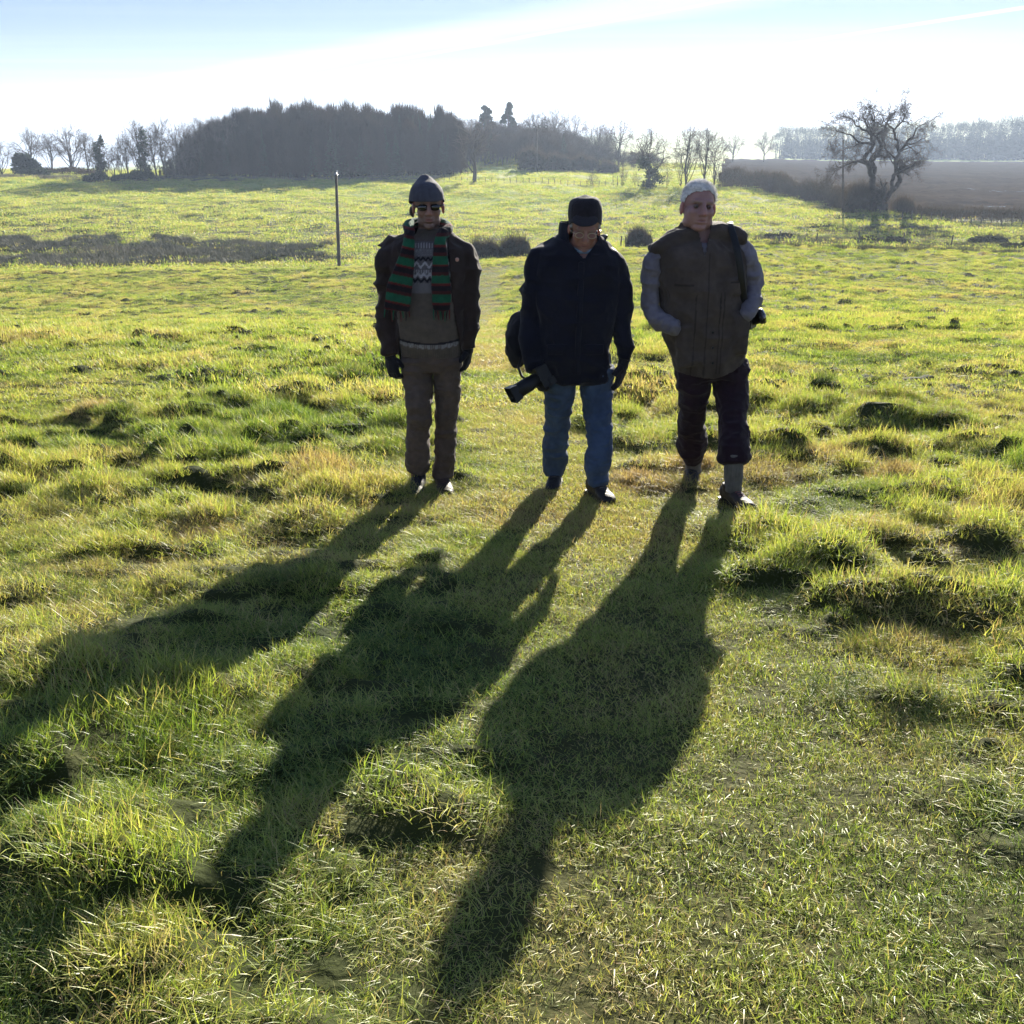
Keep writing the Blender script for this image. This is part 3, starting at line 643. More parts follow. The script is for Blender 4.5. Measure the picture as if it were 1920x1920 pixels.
# masses of woodland
def conifer(r, h, n, m_size=.7, w0=.22):
    t = r.uniform(.02, 1, n)**.8; rad = h*w0*(1-t)*r.uniform(.3, 1.05, n)*(1+.25*np.sin(t*40)); a = r.uniform(0, 6.283, n)
    c = np.stack([rad*np.cos(a), rad*np.sin(a), t*h], 1)
    o = np.stack([np.cos(a), np.sin(a), -.25+r.normal(0, .25, n)], 1); s = np.stack([-np.sin(a), np.cos(a), r.normal(0, .3, n)], 1)
    sz = (m_size*r.uniform(.5, 1.2, n)*(1.15-t))[:, None]
    V = np.stack([c-s*sz*.4, c+s*sz*.4, c+o*sz], 1).reshape(-1, 3)
    return V, np.arange(3*n).reshape(-1, 3), np.repeat(r.uniform(0, 1, n), 3)
def larch(r, h, n):
    V1, F1 = tubes([[0, 0, 0, .1, 0, h*.8, .16, .06], [.1, 0, h*.8, .1, .1, h, .06, .02]]); F1 = np.concatenate([F1[:, [0, 1, 2]], F1[:, [0, 2, 3]]])
    lb = [(r.normal(0, h*.04), r.normal(0, h*.04), h*(.2+.13*k), h*(.15-.012*k)*r.uniform(.7, 1.2), h*.13, h*.13) for k in range(6)]
    V, F, T = twig_tris(n, 1.15, .045, lumpy(r, lb, .1), r, 1.3)
    k_ = 90; a = r.uniform(0, 6.283, k_); q = r.uniform(0, .08, k_)*h; c = np.stack([q*np.cos(a), q*np.sin(a), h*r.uniform(.7, .92, k_)], 1); e = c+np.stack([q*np.cos(a)*.5+r.normal(0, .12, k_), q*np.sin(a)*.5, r.uniform(1.0, 2.6, k_)], 1)
    Vx = np.stack([c-[.06, 0, 0], c+[.06, 0, 0], e], 1).reshape(-1, 3); F = np.concatenate([F, np.arange(3*k_).reshape(-1, 3)+len(V)]); V = np.concatenate([V, Vx]); T = np.concatenate([T, np.full(3*k_, .6)])
    return np.concatenate([V1, V]), np.concatenate([F1, F+len(V1)]), np.concatenate([np.full(len(V1), .2), T])
def broadleaf(r, h, n):
    V1, F1 = tubes([[0, 0, 0, .2, .1, h*.6, .25, .1]]); F1 = np.concatenate([F1[:, [0, 1, 2]], F1[:, [0, 2, 3]]])
    lb = [(r.normal(0, h*.14), r.normal(0, h*.14), h*r.uniform(.2, .78), h*.2, h*.2, h*.22) for _ in range(9)]
    V, F, T = twig_tris(n, 1.3, .075, lumpy(r, lb, .2), r, .5)
    return np.concatenate([V1, V]), np.concatenate([F1, F+len(V1)]), np.concatenate([np.full(len(V1), .2), T])
def wood_mass(name, label, forms, spots, mats):
    Vs, Fs, Ts, Ms, off = [], [], [], [], 0; r = np.random.default_rng(len(spots))
    for (x, y, z, s, rz, f) in spots:
        V, F, T = forms[f][:3]; c, sn = math.cos(rz), math.sin(rz)
        q = np.stack([(V[:, 0]*c-V[:, 1]*sn)*s+x, (V[:, 0]*sn+V[:, 1]*c)*s+y, V[:, 2]*s*r.uniform(.92, 1.08)+z], 1)
        Vs.append(q); Fs.append(F+off); Ts.append(np.clip(T*.6+r.uniform(-.35, .6), 0, 1)); Ms.append(np.full(len(F), forms[f][3])); off += len(V)
    me = mesh_from(name, np.concatenate(Vs), np.concatenate(Fs), mats, smooth=False, attrs={'tint': np.concatenate(Ts)}, fmat=np.concatenate(Ms))
    return tag(link(name, me), label, None, None, 'stuff')
r = np.random.default_rng(3)
forms = [(*conifer(r, 12, 1500), 1), (*conifer(r, 12, 1500, w0=.17), 1), (*larch(r, 12, 2600), 0), (*larch(r, 12, 2600), 0), (*larch(r, 12, 2200), 0)]
SKY_P = [(300, 306), (325, 288), (352, 262), (375, 240), (410, 224), (450, 210), (520, 198), (600, 194), (690, 196), (760, 198), (820, 206), (870, 212)]
def sky_y(px, tab): return float(np.interp(px, [a for a, b in tab], [b for a, b in tab]))
spots = []
for row in range(6):
    for px in np.arange(304, 868, 8.5 if row < 3 else 10.5):
        q = px + r.uniform(-4, 4); D = 211 + row*4.5 + r.uniform(-1.5, 1.5) + 12*sst(600, 860, q) + 8*(1-sst(330, 400, q))
        x = W(q, 335, D).x; zb = float(base_z([x], [D])[0]); zt = W(q, sky_y(q, SKY_P)+5+r.uniform(-9, 16)+(16 if row < 1 else 0), D).z
        f = int(r.choice([0, 1, 2, 3, 4], p=[.09, .05, .3, .28, .28])); h = (zt-zb)*(.86 if row < 2 else 1)
        spots.append((x, D, zb-.2, h/12, r.uniform(0, 6), f))
wood_mass('plantation_wood', 'dense dark plantation of conifers and larches', forms, spots, [LARCH, SPRUCE])
forms2 = [(*broadleaf(r, 12, 1800), 0), (*broadleaf(r, 12, 1800), 0), (*broadleaf(r, 12, 1500), 0), (*conifer(r, 12, 1200), 1)]
SKY_H = [(800, 214), (860, 212), (960, 214), (1010, 212), (1060, 224), (1095, 240), (1150, 262), (1200, 285), (1240, 300)]
spots = []
for row in range(5):
    for px in np.arange(845, 1235, 12):
        q = px + r.uniform(-6, 6); D = 262 + row*16 + r.uniform(-5, 5) + 20*sst(1000, 1200, q); x = W(q, 300, D).x; zb = float(base_z([x], [D])[0])
        zt = W(q, sky_y(q, SKY_H)+(r.uniform(0, 16) if row > 2 else 28-row*9+r.uniform(-6, 6)), D).z
        spots.append((x, D, zb-.3, max(4, zt-zb)/12, r.uniform(0, 6), int(r.choice([0, 1, 2, 3], p=[.34, .32, .3, .04]))))
wood_mass('hill_wood', 'hazy bare deciduous wood on the hill beyond the plantation', forms2, spots, [LARCH, SPRUCE])
spots = []
SKY_F = [(1440, 243), (1470, 236), (1560, 234), (1700, 230), (1760, 228), (1850, 222), (1920, 216), (2150, 212)]
for row in range(4):
    for px in np.arange(1452+row*4, 2150, 11):
        q = px + r.uniform(-4, 4); D = 590 + row*14 + r.uniform(-5, 5); x = W(q, 300, D).x; zb = float(base_z([x], [D])[0]); zt = W(q, sky_y(q, SKY_F)+r.uniform(-4, 7), D).z
        spots.append((x, D, zb-.5, (zt-zb)/12, r.uniform(0, 6), int(r.choice([0, 1, 2]))))
forms3 = [(*conifer(r, 12, 420, 1.3, .2), 0), (*conifer(r, 12, 420, 1.3, .16), 0), (*broadleaf(r, 12, 700), 0)]
wood_mass('far_forest', 'blue hazy conifer forest beyond the ploughed field', forms3, spots, [FARW])
spots = []
for (x0, x1, D, hgt) in ((1700, 2300, 1500, 16), (1380, 1700, 1500, 12), (1740, 2300, 1900, 18), (1330, 1700, 1850, 12)):
    for px in np.arange(x0, x1, 7):
        x = W(px, 230, D).x+r.uniform(-9, 9); d = D+r.uniform(-60, 60); spots.append((x, d, float(base_z([x], [d])[0])-1, hgt*r.uniform(.6, 1.1)/12, r.uniform(0, 6), 2))
wood_mass('distant_woods', 'pale lines of woodland on the distant hills', forms3, spots, [FARW])
# bramble and scrub at the foot of the hill wood
for k, (px, py, wd, ht, D) in enumerate([(1000, 318, 50, 48, 240), (1042, 312, 60, 34, 246), (1092, 312, 60, 32, 250), (1140, 315, 40, 26, 248)]):
    bush('scrub_bush', ['tall rounded grey-brown bush at the left foot of the hill wood', 'grey-brown thicket just right of the tall rounded bush', 'broad hazy thicket midway along the foot of the hill wood', 'low hazy bush at the right foot of the hill wood'][k],
         px, py, D, wd, ht, m=BUSHM, n=5000, size=.3, seed=30+k, twiggy=2500)

# single trees
def pine(px, pyb, pyt, D, wpx, label, seed):
    r = np.random.default_rng(seed); p = W(px, pyt, D); x = p.x; zb = float(base_z([x], [D])[0]); h = p.z-zb; s = mpp(p); wd = wpx*s
    t = thing('pine_tree', label, 'tree', (x, D, zb))
    V, F = tubes([[0, 0, 0, .2, 0, h*.5, .35, .25], [.2, 0, h*.5, -.3, 0, h*.85, .25, .12], [.2, 0, h*.55, wd*.3, 0, h*.8, .14, .06]]); link('trunk', mesh_from('trunk', V, F, [BARK]), t)
    lb = [(r.uniform(-.42, .42)*wd*(1.1-.8*q_), r.uniform(-.2, .2)*wd, h*(.56+.38*q_), wd*(.24-.08*q_), wd*.2, h*.045) for q_ in np.linspace(0, 1, 11)]
    V, F, T = leaf_tris(3600, .42, lumpy(r, lb, .1), r); link('crown', mesh_from('crown', V, F, [SPRUCE], smooth=False, attrs={'tint': T}), t)
pine(910, 250, 197, 318, 38, 'flat-topped dark pine poking above the wood, left of a second pine', 41)
pine(953, 250, 191, 318, 30, 'round-topped dark pine poking above the wood, right of a flatter pine', 42)
for k, (px, t, D, wd, tm, lb) in enumerate([
    (1002, 184, 330, 60, T_WIDE[1], 'broad bare crown standing above the hill wood beside the round pine'),
    (1040, 186, 336, 70, T_WIDE[2], 'broad bare crown at the middle of the three above the hill wood'),
    (1075, 198, 332, 55, T_WIDE[0], 'sloping bare crown at the right end above the hill wood'),
    (1118, 210, 300, 60, T_WIDE[1], 'bare tree with sky showing through, right of the hill wood crest'),
    (1160, 208, 290, 60, T_WIDE[0], 'second bare see-through tree between hill crest and ivy-clad tree'),
    (1136, 224, 310, 46, T_TALL[1], 'slim bare tree standing between the two see-through trees')]):
    tree_px(tm, px, 300, t, D, wd, lb)
ivy_tree(1217, 348, 220, 184, 92, 'bare tree with a thick dark ivy-covered trunk right of the fence', T_WIDE[2], 5.2, 3.6, 6, rz=.4)
tree_px(T_TALL[0], 1289, 352, 213, 180, 66, 'tall bare tree just behind the grey-haired man on its left', rz=1.0)
tree_px(T_TALL[2], 1318, 352, 222, 182, 60, 'bare tree just right of the tall one behind the grey-haired man', rz=2.2)
tree_px(T_SMALL[0], 1338, 352, 228, 184, 52, 'fine-twigged bare tree at the left end of the hedge', rz=.3)
tree_px(T_SMALL[1], 1276, 350, 262, 186, 44, 'low bushy bare tree between ivy-clad tree and tall bare tree', rz=.9)
tree_px(T_WIDE[0], 1374, 300, 243, 440, 46, 'pale far tree left of another at the edge of the ploughed field', rz=2)
tree_px(T_WIDE[2], 1432, 298, 236, 430, 44, 'pale far tree in front of the left end of the blue forest', rz=.7)
tree_px(T_SMALL[0], 1440, 362, 322, 170, 34, 'scrubby bare sapling growing from the hedge, left of another')
tree_px(T_SMALL[1], 1512, 375, 322, 158, 44, 'scrubby bare sapling growing from the middle of the hedge')
# lone leaning tree in the far pasture
LT = tree_meshes(77, h=15, w=9.5, trunk=.25, limbs=9, subs=4, twigs=7, r0=.40, leader=.6, flat=.40, wob=.6)
tree_px(LT, 892, 348, 206, 197, 84, 'lone bare tree in the far pasture beside the fence', rz=.5)
for k, (px, py, D) in enumerate([(1110, 345, 196), (1168, 345, 192), (1192, 347, 190), (1250, 350, 186)]):
    tree_px(T_SMALL[k % 2], px, py, py-[14, 44, 30, 40][k], D, [26, 22, 20, 26][k], ['low leafless bush beside the gate posts of the far fence', 'thin bare sapling left of the ivy-clad tree', 'short bare sapling touching the ivy-clad tree', 'small bare sapling right of the ivy-clad tree'][k])

# twin-stemmed oak
def oak():
    rnd = random.Random(5); D = 131.0; thick, thin = [], []
    b = W(1655, 402, D); z0 = float(base_z([b.x], [D])[0])
    def Lp(px, py, dy=0): p = W(px, py, D); return [p.x-b.x, dy, p.z-z0]
    s = mpp(b)
    def limb(pts, r0, r1, kids=2, ln=3.2, first=1):
        P = [Lp(*p) for p in pts]; n = len(P)-1
        for k in range(n):
            sub = 3; ra0 = r0+(r1-r0)*k/n; ra1 = r0+(r1-r0)*(k+1)/n; q = P[k]
            for m in range(sub):
                e = [P[k][i]+(P[k+1][i]-P[k][i])*(m+1)/sub + (rnd.gauss(0, .10) if m < sub-1 else 0) for i in range(3)]
                f0, f1 = ra0+(ra1-ra0)*m/sub, ra0+(ra1-ra0)*(m+1)/sub
                thick.append(q+e+[f0, f1]); q = e
                if k >= first:
                    for _ in range(kids):
                        if rnd.random() < .78: twig(e, Vector((P[k+1][0]-P[k][0], 0, P[k+1][2]-P[k][2])), ln*rnd.uniform(.5, 1.1), f1*.5, 1)
        for _ in range(4): twig(P[-1], Vector((P[-1][0]-P[-2][0], 0, P[-1][2]-P[-2][2])), ln*rnd.uniform(.6, 1.1), r1*.8, 1)
    def twig(p, d, ln, r, lv):
        d = d.normalized(); ln *= .94; u = Vector((rnd.gauss(0, 1), rnd.gauss(0, 1.0), rnd.gauss(0, .8))); d = (d*.75+u.normalized()*.85+Vector((0, 0, -.02))).normalized()
        q = list(p); n = 4; d = list(d)
        for k in range(n):
            d = [d[0]+rnd.gauss(0, .25), d[1]+rnd.gauss(0, .25), d[2]+rnd.gauss(0, .22)+.02]; m = math.sqrt(sum(t*t for t in d)); d = [t/m for t in d]
            e = [q[i]+d[i]*ln/n for i in range(3)]; ra, rb = max(.012, r*(1-.7*k/n)), max(.009, r*(1-.7*(k+1)/n))
            (thick if ra > .07 else thin).append(q+e+[ra, rb]); q = e
            if lv < 4 and ln > .5:
                for _ in range(2 if lv > 1 else 1):
                    if rnd.random() < .8: twig(e, Vector(d), ln*rnd.uniform(.45, .7), rb*.75, lv+1)
    limb([(1657, 408), (1655, 388), (1650, 372)], .75, .6, 0)
    limb([(1650, 374), (1638, 352), (1637, 330), (1628, 306), (1620, 296), (1638, 268), (1633, 250), (1640, 228)], .42, .12, 1, 2.6, 2)
    limb([(1652, 372), (1648, 356), (1636, 346), (1640, 318), (1634, 300), (1646, 290), (1652, 270), (1643, 255), (1660, 240), (1666, 224)], .36, .1, 1, 2.4, 4)
    limb([(1655, 374), (1668, 360), (1679, 350), (1688, 338), (1688, 330), (1680, 322), (1678, 300), (1686, 284), (1684, 262), (1676, 244), (1692, 226)], .34, .1, 1, 2.6, 5)
    limb([(1672, 358), (1672, 342), (1676, 326)], .2, .24, 0)
    limb([(1686, 282), (1700, 270), (1712, 255), (1722, 236)], .2, .06, 1, 2.2, 0)
    limb([(1628, 306), (1608, 300), (1592, 306), (1572, 312)], .2, .06, 1, 2.2, 0)
    limb([(1636, 270), (1612, 266), (1594, 250), (1574, 246)], .18, .05, 1, 2.4, 0)
    limb([(1632, 250), (1612, 236), (1596, 222)], .16, .05, 1, 2.4, 0)
    limb([(1643, 255), (1628, 236), (1618, 218)], .16, .05, 1, 2.2, 0)
    limb([(1700, 270), (1718, 266), (1734, 258)], .10, .04, 1, 1.8, 0)
    limb([(1612, 266), (1594, 276), (1574, 282)], .10, .04, 1, 1.8, 0)
    limb([(1680, 318), (1700, 312), (1720, 308)], .14, .05, 1, 2.0, 0)
    limb([(1676, 244), (1664, 230), (1656, 216)], .12, .05, 1, 2.0, 0)
    limb([(1680, 296), (1662, 280), (1658, 262)], .12, .05, 1, 2.0, 0)
    V, F = tubes(thick); V2, F2 = tubes(thin)
    t = thing('oak_tree', 'large bare oak with two twisted trunks beside the ploughed field', 'tree', (b.x, D, z0-.1))
    link('trunk', mesh_from('trunk', V, F, [BARK]), t); link('crown', mesh_from('crown', V2, F2, [TWIG], smooth=False), t)
oak()

# hedge climbing from the oak to the trees
def hedge(name, label, line, h0, width, n, seed, mats=HEDGEM, stems=60):
    r = np.random.default_rng(seed); xs = np.array([W(p, 380, d).x for p, d in line]); ds = np.array([d for p, d in line], float); hs = np.array(h0, float)
    cum = np.concatenate([[0], np.cumsum(np.hypot(np.diff(xs), np.diff(ds)))]); x0, y0 = xs[0], ds[0]; z0 = float(base_z([x0], [y0])[0])
    def fn(m):
        t = r.uniform(0, cum[-1], m); x = np.interp(t, cum, xs)+r.normal(0, width*.35, m); y = np.interp(t, cum, ds)+r.normal(0, width*.35, m)
        hh = np.interp(t, cum, hs)*(.65+.6*vn2(t*.35, t*0, seed)); z = base_z(x, y)+hh*r.uniform(0, 1, m)**.8
        return np.stack([x-x0, y-y0, z-z0], 1)
    t = thing(name, label, 'hedge', (x0, y0, z0))
    V, F, T = twig_tris(n, 1.0, .03, fn, r); link('foliage', mesh_from('foliage', V, F, [mats], smooth=False, attrs={'tint': T}), t)
    V, F, T = leaf_tris(n//3, .12, fn, r); link('leaves', mesh_from('leaves', V, F, [BUSHM], smooth=False, attrs={'tint': T}), t)
hedge('hedge', 'leafless hedge running from the bare trees down to the big oak', HEDGE[:5], [3.2, 3.0, 3.0, 3.2, 3.0], 1.6, 26000, 5)
hedge('field_hedge', 'low rough hedge bank right of the big oak', [(1690, 129), (1800, 126), (1930, 123), (2200, 120)], [.9, 1.0, 1.3, 1.3], 1.0, 9000, 6)
bush('hedge_bush', 'dense thicket at the left foot of the big oak', 1612, 404, 132, 60, 62, m=BUSHM, n=3000, size=.16, seed=50, twiggy=6000)
bush('hedge_bush', 'small twiggy thicket at the right foot of the big oak', 1690, 402, 130, 36, 40, m=BUSHM, n=700, size=.14, seed=51, twiggy=2500)
# bushes in the valley
for k, (px, py, wd, ht, D, lb) in enumerate([
    (912, 492, 54, 48, 80, 'dark bush behind the left walker\'s shoulder, left half of a pair'),
    (963, 492, 54, 54, 80, 'rounded dark bush in the valley between left and middle walkers'),
    (1198, 478, 46, 44, 82, 'rounded dark bush in the valley between middle and right walkers'),
    (1462, 454, 50, 17, 96, 'low dark bush right of the grey-haired man'),
    (1630, 448, 66, 20, 92, 'low wide scrub below the big oak'),
    (1680, 446, 44, 18, 93, 'low brown scrub clump right of the one below the oak'),
    (1852, 440, 76, 18, 98, 'low dark mounded bush near the right edge'),
    (1905, 460, 70, 22, 88, 'rough dark scrub cut by the right edge'),
    (84, 510, 24, 11, 76, 'tiny dark shrub on the brow of the near field at left')]):
    bush('bush', lb, px, py, D, wd, ht, m=BUSHM, n=9000 if D < 85 else 5000, size=.09 if D < 85 else .12, seed=60+k, twiggy=1500 if ht > 30 else 0, lobes=5 if wd < 60 else 9)

# rushes
rush = [blade_mesh('rush_clump', RUSHM, 90, .5, .45, .95, .03, .05, .5, .6, segs=2) for _ in range(4)]
x, y = sample_fan(76, 116, 4.5, half=.62); q = px_of(x, y)
py_ = np.interp(y, [76, 84, 92, 100, 110, 118], [512, 503, 492, 474, 452, 436])
band = (q < 720) & (q > -200) & (py_ > 449 + 12*sst(250, 420, q)-14*sst(520, 700, q)) & (py_ < 503 - 6*sst(250, 600, q))
band &= fbm2(q*.012, y*.22, 3, 88) > .37 + .25*sst(560, 720, q) + .12*(py_ < 462) + .1*(1-sst(-50, 60, q))
x, y = x[band], y[band]; n = len(x)
scatter('rushes', 'patch of dark grey-green rushes in the damp valley bottom', rush, np.stack([x, y, base_z(x, y)], 1), rng.uniform(-.6, .6, n), np.repeat(rng.uniform(.7, 1.2, (n, 1)), 3, 1), rng.integers(0, 4, n), rng.uniform(-.1, .3, n))
x, y = sample_fan(66, 118, 2.4, half=.62); q = px_of(x, y)
k = (q > 1380) & (fbm2(x*.12, y*.3, 3, 91) > .52); x, y = x[k], y[k]; n = len(x)
scatter('rough_herbage', 'rough dark herbage in the valley right of the walkers', rush, np.stack([x, y, base_z(x, y)], 1), rng.uniform(-.6, .6, n), np.repeat(rng.uniform(.45, .85, (n, 1)), 3, 1), rng.integers(0, 4, n), rng.uniform(.0, .5, n))
x, y = sample_fan(196, 214, 1.5, half=.62); q = px_of(x, y); k = (q < 830) & (y > np.interp(q, [0, 300, 830], [204, 198, 205])); x, y = x[k], y[k]; n = len(x)
scatter('dead_grass', 'strip of tall brown dead grass along the edge of the plantation', rush, np.stack([x, y, base_z(x, y)], 1), rng.uniform(-.6, .6, n), np.repeat(rng.uniform(.9, 1.5, (n, 1)), 3, 1), rng.integers(0, 4, n), rng.uniform(.3, .6, n))

# ------------------------------------------------------------------ fences and poles
RUST = simple('rusty_wire', (.06, .045, .035), .8, .3, 5)
def fence(name, label, pts, n, ph, wires=3, seed=0):
    rnd = random.Random(seed); P = [W(px, 340, D) for px, D in pts]; cum = [0]
    for a, b in zip(P, P[1:]): cum.append(cum[-1]+math.hypot(b.x-a.x, b.y-a.y))
    def at(t):
        s = t*cum[-1]; x = float(np.interp(s, cum, [p.x for p in P])); y = float(np.interp(s, cum, [p.y for p in P])); return x, y, float(base_z([x], [y])[0])
    o = at(0); t = thing(name, label, 'fence', o)
    V, F = tubes([[0, 0, -.2, 0, 0, ph, .06, .055]]); F = F.tolist(); k = 5
    me = mesh_from('post', V, F+[list(range(5, 10))], [WOOD], smooth=False)
    tops = []
    for i in range(n):
        x, y, z = at(i/(n-1)); h = rnd.uniform(.85, 1.1); link('post', me, t, (x-o[0], y-o[1], z-o[2]), rnd.uniform(0, 3), (1, 1, h)).rotation_euler = (rnd.gauss(0, .04), rnd.gauss(0, .05), 1)
        tops.append((x-o[0], y-o[1], z-o[2]))
    for wi in range(wires):
        hh = ph*(.9-.3*wi)
        V, F = tubes([[a[0], a[1], a[2]+hh, b[0], b[1], b[2]+hh, .008, .008] for a, b in zip(tops, tops[1:])]); link('wire', mesh_from('wire', V, F, [RUST]), t)
fence('post_fence', 'post and wire fence crossing the far pasture behind the lone tree', [(790, 204), (892, 200), (1000, 198), (1100, 196), (1170, 193)], 34, 1.1)
fence('post_fence', 'post and wire fence on the bank right of the big oak', [(1700, 124), (1800, 122), (1930, 119)], 13, 1.25, seed=2)
fence('post_fence', 'short run of fence posts in the valley right of the grey-haired man', [(1400, 84), (1530, 88), (1680, 90), (1800, 90)], 6, 1.2, seed=3)
fence('post_fence', 'two old posts in the valley beside the middle walker', [(1168, 84), (1178, 83.5)], 2, 1.3, 1, seed=4)
fence('gate_posts', 'cluster of gate posts at the right end of the far fence', [(1150, 194), (1156, 193.5), (1166, 193)], 3, 2.0, 2, seed=5)

def pole(name, label, px, pyt, pyb, D, pxt=None, arm=None):
    z1 = W(px, pyt, D).z; lean = W(pxt or px, pyt, D).x-W(px, pyb, D).x; x = W(px, pyb, D).x; zb = float(base_z([x], [D])[0]); h = z1-zb
    t = thing(name, label, 'pole', (x, D, zb))
    sg = [[0, 0, -.3, lean*.5, 0, h*.5, .125, .11], [lean*.5, 0, h*.5, lean, 0, h, .11, .09]]
    V, F = tubes(sg); link('shaft', mesh_from('shaft', V, F, [WOOD]), t)
    V, F = tubes([[lean, 0, h-.02, lean, 0, h+.12, .13, .02]]); link('cap', mesh_from('cap', V, F, [METAL]), t)
    V, F = tubes([[lean+.1, -.1, h-.05, lean+.1, -.1, h+.22, .03, .03], [lean+.1, -.1, h+.1, lean+.1, -.1, h+.26, .05, .045]]); link('insulator', mesh_from('insulator', V, F, [METAL]), t)
    if arm:
        bm = bmesh.new(); bmesh.ops.create_cube(bm, size=1, matrix=Matrix.Translation((lean, -.18, h-.3)) @ Matrix.Diagonal((arm, .1, .12, 1)))
        me = bpy.data.meshes.new('crossarm'); bm.to_mesh(me); bm.free(); me.materials.append(WOOD); link('crossarm', me, t)
        for k in range(4):
            bx = lean + arm*(-.42+.28*k)
            V, F = tubes([[bx, -.18, h-.22, bx, -.18, h-.08, .03, .03], [bx, -.18, h-.08, bx, -.18, h+.14, .14, .10]]); link('insulator', mesh_from('insulator', V, F, [WHITE]), t)
    return t
WHITE = simple('white_porcelain', (.85, .85, .85), .15, .02, 3, spec=.6)
pole('utility_pole', 'tall wooden pole standing on the brow left of the walkers', 636, 327, 507, 70, 630)
pole('utility_pole', 'thin pole seen through the left side of the big oak', 1581, 262, 398, 138)
pole('utility_pole', 'pole with four white insulators in front of the hill wood', 1007, 238, 318, 238, arm=4.6)
# flooded wheel ruts in the ploughed field
WATER = simple('standing_water', (.05, .05, .05), .12, .05, 3, spec=1.0)
def ruts(name, pts, wd, seed):
    r = np.random.default_rng(seed); V, F = [], []
    for a, b in zip(pts, pts[1:]):
        A, B = W(*a), W(*b); n = 22
        for k in range(n):
            if r.uniform() < .35: continue
            t0, t1 = k/n, (k+r.uniform(.3, 1))/n; q = []
            for t, s in ((t0, -1), (t1, -1), (t1, 1), (t0, 1)):
                x = A.x+(B.x-A.x)*t; y = A.y+(B.y-A.y)*t + s*wd*r.uniform(.5, 1); q.append((x, y))
            i = len(V); zz = max(float(ground_z([x], [y])[0]) for x, y in q)+.02
            V += [(x, y, zz) for x, y in q]; F.append((i, i+1, i+2, i+3))
    tag(link(name, mesh_from(name, V, F, [WATER], smooth=False)), 'water lying in wheel ruts across the ploughed field', None, None, 'structure')
ruts('rut_water', [(1815, 352, 225), (1990, 364, 214)], .9, 1); ruts('rut_water', [(1805, 379, 172), (1990, 388, 165)], .6, 2)
ruts('rut_water', [(1345, 334, 250), (1600, 352, 232)], .35, 3)

# ------------------------------------------------------------------ the hazy air
hz = bpy.data.materials.new('haze'); hz.use_nodes = True; hn = hz.node_tree; hn.nodes.clear()
ho = hn.nodes.new('ShaderNodeOutputMaterial'); pv = hn.nodes.new('ShaderNodeVolumePrincipled'); hn.links.new(pv.outputs[0], ho.inputs['Volume'])
pv.inputs['Color'].default_value = (.62, .76, 1.0, 1); pv.inputs['Density'].default_value = .00033; pv.inputs['Anisotropy'].default_value = .3
bm = bmesh.new(); bmesh.ops.create_cube(bm, size=1, matrix=Matrix.Translation((0, 2000, -45)) @ Matrix.Diagonal((9400, 4300, 230, 1)))
me = bpy.data.meshes.new('haze'); bm.to_mesh(me); bm.free(); me.materials.append(hz)
tag(link('haze', me), 'thin bluish haze hanging over the valley', None, None, 'stuff')
# ------------------------------------------------------------------ people
def cloth(name, rough=.92, var=.2, dim=.74, scale=30, bump=.7, bscale=220, sheen=.08, sss=0, spec=.2):
    m = simple(name, (1, 1, 1), rough, var, scale, bump, 0, spec, attr='col', sss=sss, bscale=bscale, sheen=sheen)
    for n in m.node_tree.nodes:
        if n.type == 'MAP_RANGE': n.inputs[3].default_value *= dim; n.inputs[4].default_value *= dim
    return m
CLOTH = cloth('woven_cloth'); WOOL = cloth('wool_knit', bump=.9, bscale=150, sheen=.12); SKIN = cloth('skin', .5, .08, .9, 25, .25, 300, 0, .25, .4)
LEATHER = cloth('worn_leather', .6, .2, .8, 20, .4, 120, 0, 0, .3); HAIRM = cloth('grey_hair', .7, .25, 1.0, 60, .9, 200, .2)
BLACKP = simple('black_plastic', (.006, .006, .007), .45, .1, 20, .1, 0, .3); LENSM = simple('dark_glass', (.004, .004, .005), .05, 0, 5, spec=.8)
WIREM = simple('wire_frame', (.6, .5, .35), .3, .1, 5, metallic=.9)

def ring_tube(C, RX, RY, SIDE=None, n=22, ex=2.3, flat=False):
    """closed tube through centres C; half-widths RX across, RY in depth"""
    C = np.array(C, float); m = len(C); T = np.gradient(C, axis=0); T /= np.linalg.norm(T, axis=1)[:, None]
    if flat: T[:] = (0, 0, 1 if C[-1][2] > C[0][2] else -1)
    V = []; an = np.arange(n)*2*np.pi/n; ca, sa = np.cos(an), np.sin(an)
    ca = np.sign(ca)*np.abs(ca)**(2/ex); sa = np.sign(sa)*np.abs(sa)**(2/ex)
    for k in range(m):
        s = np.cross(T[k], [0, 1, 0]) if SIDE is None else np.array(SIDE, float)
        s = s - T[k]*s.dot(T[k]); s /= np.linalg.norm(s)+1e-9; d = np.cross(s, T[k])
        V.append(C[k] + np.outer(ca*RX[k], s) + np.outer(sa*RY[k], d))
    V.append(C[:1]-T[:1]*min(RX[0], RY[0])*.3); V.append(C[-1:]+T[-1:]*min(RX[-1], RY[-1])*.3)
    V = np.concatenate(V); F = []
    for k in range(m-1):
        for i in range(n):
            j = (i+1) % n; F.append((k*n+i, k*n+j, (k+1)*n+j, (k+1)*n+i))
    for i in range(n):
        j = (i+1) % n; F.append((j, i, m*n)); F.append(((m-1)*n+i, (m-1)*n+j, m*n+1))
    return V, F
